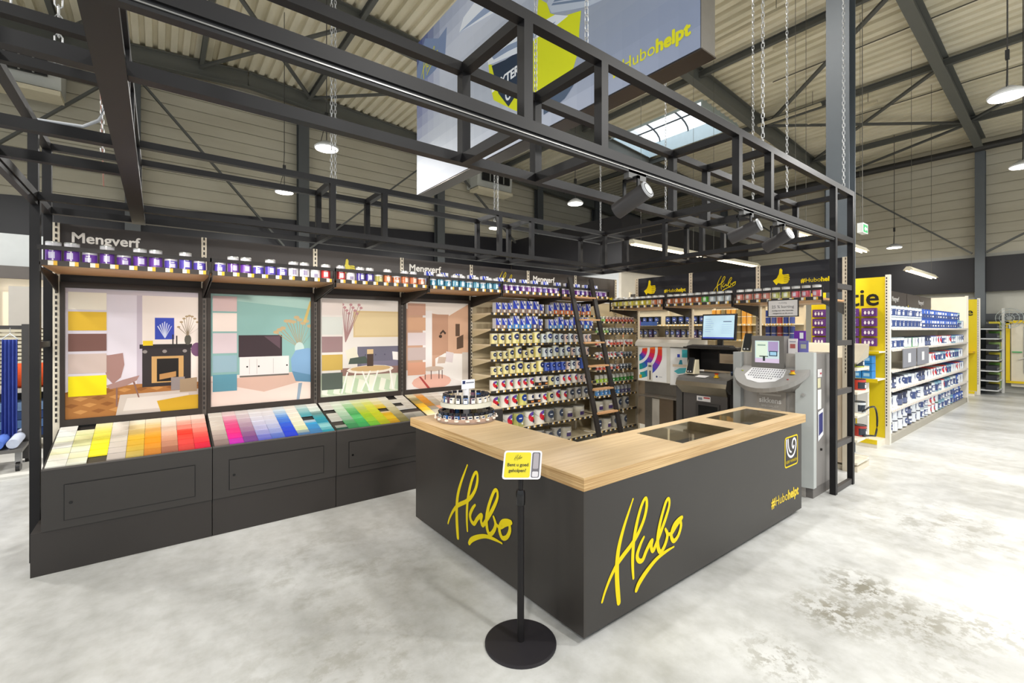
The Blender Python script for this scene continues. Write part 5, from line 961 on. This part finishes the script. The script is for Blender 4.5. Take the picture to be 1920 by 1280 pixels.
#==BACKGROUND==
# ------------------------------------------------------------------ shelving beyond the machine run (seen between the uprights)
BX = 8.9
def bgbay(i, y0, y1, label):
    t = thing('far_shelving', label, 'shelving', (BX+.3, (y0+y1)/2, 0), 'shelving seen beyond the mixing machines')
    MB().box(BX+.45, BX+.48, y1, y0, 0, 2.75, '#cbbfa6').build('back_panel', M_mat, t)
    MB().box(BX+.42, BX+.455, y1+.02, y0-.02, 2.32, 2.75, '#3c3733').build('header_panel', M_dark, t)
    for z in (1.35, 1.68, 1.98): MB().box(BX, BX+.45, y1+.02, y0-.02, z-.02, z, '#ddd2b8').build('shelf', M_mat, t); m = MB(); price_rail(m, FX(BX-.002, y0-.02, z-.03), y0-y1-.04, .034, 12, '#d9c9a4'); m.build('price_rail', M_print, t)
    FB.append(t); MB().box(BX+.4, BX+.46, y0-.02, y0+.02, 0, 2.8, '#cfc3aa').build('upright', M_mat, t)
bys = [7.2, 6.1, 5.0, 3.95, 3.3]; bl = ['leftmost', 'second', 'third', 'rightmost']
FB = []
MB().box(7.2, 7.22, 5.44, 5.72, 0, 2.3, '#cfc0a0').build('corner_board', M_mat, None, 'cream closing panel in the corner between the paint wall and the machines', 'panel')
for i in range(4): bgbay(i, bys[i], bys[i+1], bl[i]+' shelving bay seen beyond the mixing machines')
GI = [(['#20242c'], 'tall black tub', .075, .19), (['#232630'], 'black tub', .075, .19), (['#d89a3c', '#e0a850', '#8a7a50'], 'amber jar', .045, .15), (['#2c3c7c', '#44508c', '#8c3c3c'], 'blue-capped jar', .045, .13)]
rowname = ['lower', 'middle', 'upper']
for b_ in range(4):
    cols, nm, r, h = GI[b_]
    for ri, z in enumerate((1.35, 1.68, 1.98)):
        if ri == 0: continue
        if b_ < 2 and ri == 1: cols, nm, r, h = ['#6f6a62', '#7a766e', '#4c3a58'], 'grey carded tool', .06, .2
        else: cols, nm, r, h = GI[b_]
        y = bys[b_]-.1-r; n = 0
        while y > bys[b_+1]+r+.02:
            c = cols[n % len(cols)]; n += 1; m, kd = proto(('bg', c, r), r, h, c, 'plain' if b_ > 1 else 'badge', '#3a4c8c', '#2c2f3a', lid='#e8e2d0' if b_ > 1 else '#15171c', nm='jar')
            put('jar' if b_ > 1 else 'tub', m, (BX+.08+r, y, z), -PI/2, nm+', '+nth(n)+' from left, '+rowname[ri]+' shelf, '+bl[b_]+' bay beyond the machines', 'jar' if b_ > 1 else 'tub', 'goods beyond the mixing machines', kd)
            if b_ > 1: put('jar', m, (BX+.08+r, y, z+h+.001), -PI/2, nm+' stacked on the '+nth(n)+' from left, '+rowname[ri]+' shelf, '+bl[b_]+' bay beyond machines', 'jar', 'goods beyond the mixing machines', kd)
            y -= 2*r+.012
t = FB[0]; MB().box(8.87, 8.89, 6.55, 7.15, 1.96, 2.07, '#7a2c7c').build('purple_strip', M_print, t); MB().box(8.87, 8.89, 6.12, 6.55, 1.96, 2.05, '#34508c').build('blue_strip', M_print, t)
for i in range(3): MB().box(8.92, 9.07, 7.0-.16*i, 7.13-.16*i, 1.681, 1.9, '#c8643a').build('orange_pack', M_print, None, nth(i+1)+' orange pack from the left beyond the white tinting machine', 'pack', 'orange packs beyond the machines')
MB().box(8.93, 9.08, 6.85, 7.05, 1.351, 1.66, '#2f78b4').build('blue_box', M_print, None, 'blue box standing behind the white tinting machine', 'box')
# ------------------------------------------------------------------ yellow end bay with lamp packs
EX = 9.4
def endbay(x, y0, y1, word, label, gx, size=.3):
    t = thing('end_bay', label, 'shelving', (x, (y0+y1)/2, 0), 'yellow end-of-aisle bays')
    MB().box(x, x+.03, y0+.03, y1, .08, 2.74, '#d6bf00').build('yellow_panel', M_mat, t)
    m = MB(); m.box(x-.01, x+.07, y0-.03, y0+.03, 0, 2.77, '#e6e0d4'); z = .3
    while z < 2.7: m.box(x-.012, x-.0105, y0+.005, y0+.02, z, z+.03, '#2a2620'); z += .05
    m.build('upright', M_mat, t)
    if word: m = MB(); m.text(FX(x, y1, 2.28), word, y1-y0-.12, 0, size, '#1f1d1b', .012, 'r', .003); m.build('lettering', M_print, t)
    MB().box(x-.45, x, y0+.03, y1, .0, .10, '#e4dccb').box(x-.46, x-.45, y0+.03, y1, .06, .13, '#e0c400').build('base_shelf', M_mat, t)
    return t
t = endbay(EX, 2.12, 3.22, 'mtie', 'yellow end bay with black letters tie and lamp packs', 0, .40)
MB().box(EX-.35, EX, 2.15, 3.22, 1.50, 1.52, '#e6e0d0').box(EX-.36, EX-.35, 2.15, 3.22, 1.485, 1.53, '#e0c400').build('shelf', M_mat, t)
MB().box(EX-.42, EX, 2.15, 3.22, 1.06, 1.08, '#e6e0d0').box(EX-.43, EX-.42, 2.15, 3.22, 1.03, 1.09, '#e0c400').build('shelf', M_mat, t)
for c_ in range(4):
    for r in range(4):
        y, z = 2.35+c_*.24, 1.60+r*.165; t = thing('lamp_pack', 'purple lamp pack, '+nth(c_+1)+' column from right, '+nth(4-r)+' row down on the yellow bay', 'lamp pack', (EX-.1, y, z), 'purple lamp packs on the yellow bay')
        F = FX(EX-.08-.02*(c_ % 2), y+.1, z); MB().fbox(F, 0, .2, 0, .135, -.06, 0, '#5a3076').build('carton', M_print, t)
        m = MB(); [m.ell(F, .05+.05*k, .06, .017, .03, '#dcd6dc', .002, 10) for k in range(3)]; m.rect(F, .03, .1, .17, .108, '#9a84ac', .002); m.build('bulbs', M_print, t)
for k in range(7):
    cxk, rk = [(0,0),(0,1),(0,2),(1,0),(1,1),(2,0),(2,1)][k]; MB().box(EX-.36, EX-.16, 2.24+cxk*.14, 2.37+cxk*.14, 1.081+rk*.125, 1.2+rk*.125, '#2f7fc4').rect(FX(EX-.36, 2.37+cxk*.14, 1.081+rk*.125), .02, .04, .1, .09, '#9cc8e8').build('blue_box', M_print, None, 'bright blue box, '+nth(cxk+1)+' stack from right, '+nth(rk+1)+' from below on yellow bay', 'box', 'bright blue boxes on the yellow bay')
t = thing('shelf_frame_pack', 'white packed panel frame leaning at the foot of the yellow bay', 'pack', (9.1, 2.6, .12)); MB().box(8.98, 9.06, 2.28, 2.42, .13, 1.02, '#d9d8d4').build('post', M_mat, t); MB().box(9.1, 9.16, 2.42, 3.1, .55, .95, '#cfcdc9').build('panel', M_mat, t); MB().box(9.12, 9.15, 2.42, 2.6, .2, .25, '#c4c2be').build('foot_bar', M_mat, t)
# bucket gondola along the aisle
GX0, GX1, GY = 9.47, 16.5, 2.10
t = thing('aisle_gondola', 'long cream gondola with buckets along the right aisle', 'shelving', (12.4, 2.4, 0))
MB().box(GX0, GX1, 2.66, 2.69, 0, 2.2, '#d6cdb8').build('back_panel', M_mat, t); MB().box(GX0, GX1+.02, GY, 2.66, 0, .12, '#a8a294').build('base', M_mat, t)
for k in range(5): x = GX0+1.18*k; MB().box(x+.02, x+1.16, 2.60, 2.63, 2.08, 2.66, '#3f3833').build('header_panel', M_dark, t)
m = MB(); F = FY(GX0, 2.60, 2.08)
for k in range(3): m.text(F, 'Mengverf', .15+2.2*k, .38, .14, '#cfcbc4', .01); m.thumb(F, 1.35+2.2*k, .12, .22, YEL); m.rect(F, .6+2.2*k, .16, 1.0+2.2*k, .24, '#a9a03a')
m.build('lettering', M_print, t)
MB().box(GX1-.05, GX1, GY, 3.1, 0, 2.72, '#dcd6c8').box(GX1+.0, GX1+.05, GY-.02, GY+.04, 0, 2.74, '#e4ded2').build('end_panel', M_mat, t)
GZ = [.14, .46, .80, 1.12, 1.42, 1.74, 2.04][:0]+[.14, .55, .88, 1.20, 1.55, 1.90]
for z in GZ[1:]: MB().box(GX0, GX1-.06, GY-.02+.0, 2.66, z-.025, z, '#e2dccf').build('shelf', M_mat, t); m = MB(); price_rail(m, FY(GX0, GY-.022, z-.035), GX1-GX0-.06, .038, 60, '#d6d6dc'); m.build('price_rail', M_print, t)
BK = [('#e4e6e8', '#232a44', 'white bucket with navy lid'), ('#2c3350', '#1c2238', 'navy bucket'), ('#dfe6ea', '#9aa6ae', 'white bucket with grey lid'), ('#e8e8e8', '#c83a34', 'white bucket with red lid'), ('#3f62b8', '#2c4690', 'blue bucket'), ('#8fb4c4', '#2c6c8c', 'pale blue bucket'), ('#5a9a62', '#232a44', 'green bucket'), ('#dfe2e6', '#3a5cb4', 'white bucket with blue lid')]
rown = ['bottom', 'second', 'third', 'fourth', 'fifth', 'top']
plan = {0: [0,0,1,0,2,3,6,5,2,5,4,4,4], 1: [0,1,0,2,0,1,2,5,3,5,2,4,7,4], 2: [1,0,2,0,1,0,3,2,3,5,7,3,7,7], 3: [None]*6+[3,2,5,3,2,5,7,7], 4: [2,2,6,6,0,1,7,3,2,3,5,7,7,7], 5: [2,2,2,2,4,4,4,4,4,4,5,7]}
for r, z in enumerate(GZ):
    rad = .15 if r < 2 else .12; h = .183 if r == 0 else .22 if r == 1 else .19; n = 0; x = GX0+.04
    for rep in range(40):
        seq = plan[r]; fr = (x-GX0)/(GX1-GX0)
        if fr > .95 or x+2*rad > GX1-.08: break
        j = seq[min(len(seq)-1, int(fr*len(seq)))]
        if j is None: x += .2; continue
        body, lid, nm = BK[j]; n += 1; m, kd = proto(('bk', j, rad, h), rad, h, body, ['badge', 'lower', 'band', 'swirl', 'lower', 'band', 'badge', 'badge'][j], '#3a4a7c' if j != 1 else '#5a6488', '#d8dce2', lid=lid, nm='bucket')
        for lay in range(2 if r in (4, 5, 0) and x < GX1-.9 else 1):
            if r == 0 and lay == 1: pass
            if r == 4 and lay == 1: break
            put('bucket', m, (x+rad, GY+.02+rad, z+lay*(h+.001)), random.uniform(-.3, .3), nm+(' stacked on the ' if lay else ', ')+nth(n)+' from near end, '+rown[r]+' aisle gondola shelf', 'bucket', 'buckets on the aisle gondola', kd[:1])
        x += 2*rad+.02
for i in range(2): MB().hexa([(GX0+.55+i*1.0,GY-.05,1.22),(GX0+1.45+i*1.0,GY-.05,1.22),(GX0+1.45+i*1.0,GY-.04,1.22),(GX0+.55+i*1.0,GY-.04,1.22),(GX0+.55+i*1.0,GY-.05,1.54),(GX0+1.45+i*1.0,GY-.05,1.54),(GX0+1.45+i*1.0,GY-.04,1.54),(GX0+.55+i*1.0,GY-.04,1.54)], '#83848c').rect(FY(GX0+.75+i, GY-.052, 1.3), .1, 0, .3, .16, '#d8d8dc').build('info_board', M_print, None, ['near', 'far'][i]+' grey information board on the fourth shelf of the aisle gondola', 'board')
# second yellow end bay, tool shelves and the yellow doorway at the far right
t = endbay(18.6, 2.13, 3.2, 'e', 'farther yellow end bay at the end of the right aisle', 0, .3)
MB().box(18.2, 18.6, 2.2, 3.2, 1.2, 1.25, '#e0b400').build('shelf', M_mat, t)
t = thing('tool_gondola', 'grey gondola with dark tools and garden goods at the far right', 'shelving', (19.2, 1.9, 0))
MB().box(18.72, 19.9, 2.5, 2.53, 0, 2.5, '#4a4a50').build('back_panel', M_dark, t)
for z in (.15, .42, .70, 1.0, 1.3, 1.62, 1.9): MB().box(18.72, 19.7, 1.75, 2.5, z-.03, z, '#d6d8da').build('shelf', M_mat, t)
MB().box(19.72, 19.78, 1.72, 1.78, 0, 2.5, '#d8d6d0').build('upright', M_mat, t)
for r, z in enumerate((.15, .42, .70, 1.0, 1.3, 1.62, 1.9)):
    for k in range(7):
        c = ['#2c2e34', '#3a3c44', '#24262c'][k % 3] if k < 4 else ['#5c8c3c', '#c8b83c', '#9ab86c'][(k+r) % 3]; nm = 'dark tool box' if k < 4 else ['green', 'yellow', 'pale green'][(k+r) % 3]+' garden pack'
        x = 18.74+k*.14; MB().box(x, x+.11, 1.78, 2.0, z, z+(.14 if k < 4 else .2), c).rect(FY(x, 1.78, z), .02, .03, .09, .08, '#9aa0a4').build('tool_box' if k < 4 else 'garden_pack', M_print, None, nm+', '+nth(k+1)+' from left, '+nth(r+1)+' shelf up, far right gondola', 'box', 'goods on the far right gondola')
dg = struct('door_1', MB().fbox(FX(19.85, 1.70, 0), 0, .08, .35, 2.12, 0, .08, '#e6c400').fbox(FX(19.85, 1.70, 0), 0, 1.6, 2.06, 2.14, 0, .08, '#e6c400').fbox(FX(19.85, 1.70, 0), 0, 1.6, .30, .36, 0, .08, '#e6c400'), M_mat, 'yellow-framed doorway at the far right')
struct('door_leaf', MB().fbox(FX(19.88, 1.6, 0), 0, 1.4, .2, 2.06, 0, .03, '#dcd3c0').fbox(FX(19.86, 1.45, 0), .1, 1.2, .6, 1.95, .02, .04, '#8a98ac'), M_mat, parent=dg)
struct('door_bar', MB().bar((19.8, 1.45, 1.0), (19.8, .8, 1.3), .06, .02, '#e6e0dc').bar((19.8, 1.3, 1.9), (19.8, .9, 1.3), .06, .02, '#e6e0dc'), M_mat, parent=dg)
struct('door_handle', MB().fbox(FX(19.8, 1.6, 0), .02, .22, 1.2, 1.23, 0, .03, '#3aa860'), M_mat, parent=dg)
fan = thing('fan', 'round wire-guard fan above the far right shelves', 'fan', (19.4, 1.6, 2.0)); m = MB(); 
for rr2 in (.1, .2, .28): m.tube([(19.4, 1.6+rr2*math.cos(2*PI*k/20), 2.2+rr2*math.sin(2*PI*k/20)) for k in range(21)], .008, '#c4cccc', 4, caps=False)
for k in range(12): m.tube([(19.4, 1.6, 2.2), (19.4, 1.6+.28*math.cos(PI*k/6), 2.2+.28*math.sin(PI*k/6))], .004, '#c4cccc', 4)
m.build('guard', M_metal, fan); MB().tube([(19.42, 1.6, 1.9), (19.42, 1.6, 2.0)], .03, '#b9bcbc', 8).tube([(19.38, 1.6, 2.2), (19.5, 1.6, 2.2)], .06, '#8a8e8e', 12).build('motor', M_metal, fan)
struct('trim_6', MB().fbox(FX(19.95, 2.2, 0), 0, 6, 2.15, 2.35, 0, .06, '#55585c'), M_mat, 'grey lintel over the far right doorway')
# ------------------------------------------------------------------ left background: curtain and fabric corner
struct('trim_7', MB().fbox(FY(-8, 11.9, 0), 0, 9.4, 2.78, 3.0, 0, .12, '#5a5450'), M_mat, 'grey beam over the lit window wall at the left')
wl = struct('window_2', MB().fbox(FY(-8, 12.0, 0), 0, 9.4, 0, 1.9, -.05, 0, '#c8c0b0').fbox(FY(-8, 12.0, 0), 0, 9.4, 2.95, 3.6, -.05, -.02, '#c4c8c8'), M_mat, 'lit window wall with blinds at the left')
struct('pane', MB().fbox(FY(-8, 12.0, 0), 0, 9.4, 1.9, 2.9, -.05, -.01, '#f0e2c8'), M_window, parent=wl)
for x in (-3.6, -2.35, -1.1): struct('mullion', MB().box(x-.09, x+.09, 11.88, 12.0, 1.9, 2.9, '#6a625c'), M_mat, parent=wl)
struct('blind', MB().box(-2.1, -1.2, 11.85, 11.9, 1.9, 2.65, '#b9b4ac'), M_mat, parent=wl)
bl_ = MB(); [bl_.box(-8, 1.4, 11.82, 11.86, .5+.07*k, .545+.07*k, '#c9c2ac') for k in range(20)]; struct('slat_blind', bl_, M_mat, parent=wl)
struct('trim_8', MB().box(-6, 1.0, 8.4, 12, 0, .03, '#dcdad4'), M_mat, 'pale raised floor strip at the left')
rk = thing('fabric_rack', 'dark steel wheeled rack with hanging blue fabric at the left edge', 'rack', (-1.9, 9.0, 0))
MB().box(-1.47, -1.40, 8.98, 9.05, .12, 1.95, '#4c4a4a').build('post', M_frame, rk); MB().box(-2.9, -2.83, 8.98, 9.05, .12, 1.95, '#4c4a4a').build('post', M_frame, rk)
MB().box(-2.9, -1.4, 9.0, 9.04, 1.88, 1.93, '#4c4a4a').build('top_bar', M_frame, rk); MB().hexa([(-2.9,8.6,.28),(-1.4,8.6,.28),(-1.4,9.3,.34),(-2.9,9.3,.34),(-2.9,8.6,.32),(-1.4,8.6,.32),(-1.4,9.3,.38),(-2.9,9.3,.38)], '#6a6866').build('bottom_tray', M_frame, rk)
for x, y in ((-1.45, 8.7), (-1.45, 9.25)): MB().tube([(x-.02, y, .08), (x+.02, y, .08)], .075, '#1c1b1c', 16).box(x-.03, x+.03, y-.03, y+.03, .12, .3, '#8a8a8a').build('castor', M_gloss, rk)
for i in range(4):
    x = -1.58-i*.16; t = thing('hanging_fabric', nth(i+1)+' blue fabric length from the right on the wheeled rack', 'fabric', (x, 9, .5), 'blue fabric lengths on the rack')
    mb = MB(); n = 9; top = []; bot = []
    for k in range(n): a = x-.07+.14*k/(n-1); o = .03*(k % 2); top.append((a, 8.96+o, 1.74)); bot.append((a, 8.94+o*1.6, .45))
    tb = [(p[0], p[1]+.05, p[2]) for p in top]; bb = [(p[0], p[1]+.05, p[2]) for p in bot]
    mb.add(top+bot+tb+bb, [(k, n+k, n+k+1, k+1) for k in range(n-1)]+[(2*n+k, 2*n+k+1, 3*n+k+1, 3*n+k) for k in range(n-1)]+[(0, 2*n, 3*n, n), (n-1, 2*n-1, 4*n-1, 3*n-1)], ['#4a5cae', '#5468b8', '#3f52a0', '#5a70c0'][i]); mb.build('cloth', M_cloth, t)
    MB().tube([(x-.08, 9.0, 1.74), (x, 9.0, 1.82), (x+.08, 9.0, 1.74)], .008, '#dfe6ea', 6).tube([(x, 9.0, 1.82), (x, 9.0, 1.9)], .004, '#c0c0c0', 5).build('hanger', M_gloss, t)
for i, c in enumerate(('#a9b83c', '#c4c84c', '#3f5cb8', '#5c7cd0', '#c4cce0')):
    y = 8.68+.0*i; x = -2.05+i*.14; MB().tube([(x, 8.62, .395), (x, 9.2, .445)], .06, c, 16).build('fabric_roll', M_cloth, None, ['olive', 'lime', 'deep blue', 'mid blue', 'pale grey'][i]+' fabric roll lying on the tray of the wheeled rack', 'fabric roll', 'fabric rolls on the rack tray')
t = thing('low_table', 'dark two-level display table behind the fabric rack', 'table', (-1.2, 10.2, 0)); MB().box(-2.1, -.7, 10.0, 10.6, .92, .98, '#c9c4bc').build('tabletop', M_mat, t); MB().box(-2.05, -.75, 10.05, 10.55, .2, .25, '#3a3634').box(-2.05, -.75, 10.5, 10.55, .25, .92, '#26221f').build('lower_shelf', M_dark, t)
MB().tube([(-1.85, 10.2, 1.15), (-1.7, 10.2, 1.17), (-1.3, 10.2, 1.17), (-1.1, 10.2, 1.12)], [.12, .19, .19, .1], '#d2542c', 14).build('orange_cushion', M_cloth, None, 'orange cushion roll on the low table behind the rack', 'cushion')
for i in range(4): MB().box(-1.9, -.85, 10.0, 10.5, .255+i*.13, .375+i*.13, ['#2f4470', '#5c7cac', '#3a5080', '#7c98c0'][i]).build('folded_denim', M_cloth, None, nth(i+1)+' folded blue textile from below in the pile under the low table', 'textile', 'folded blue textiles')
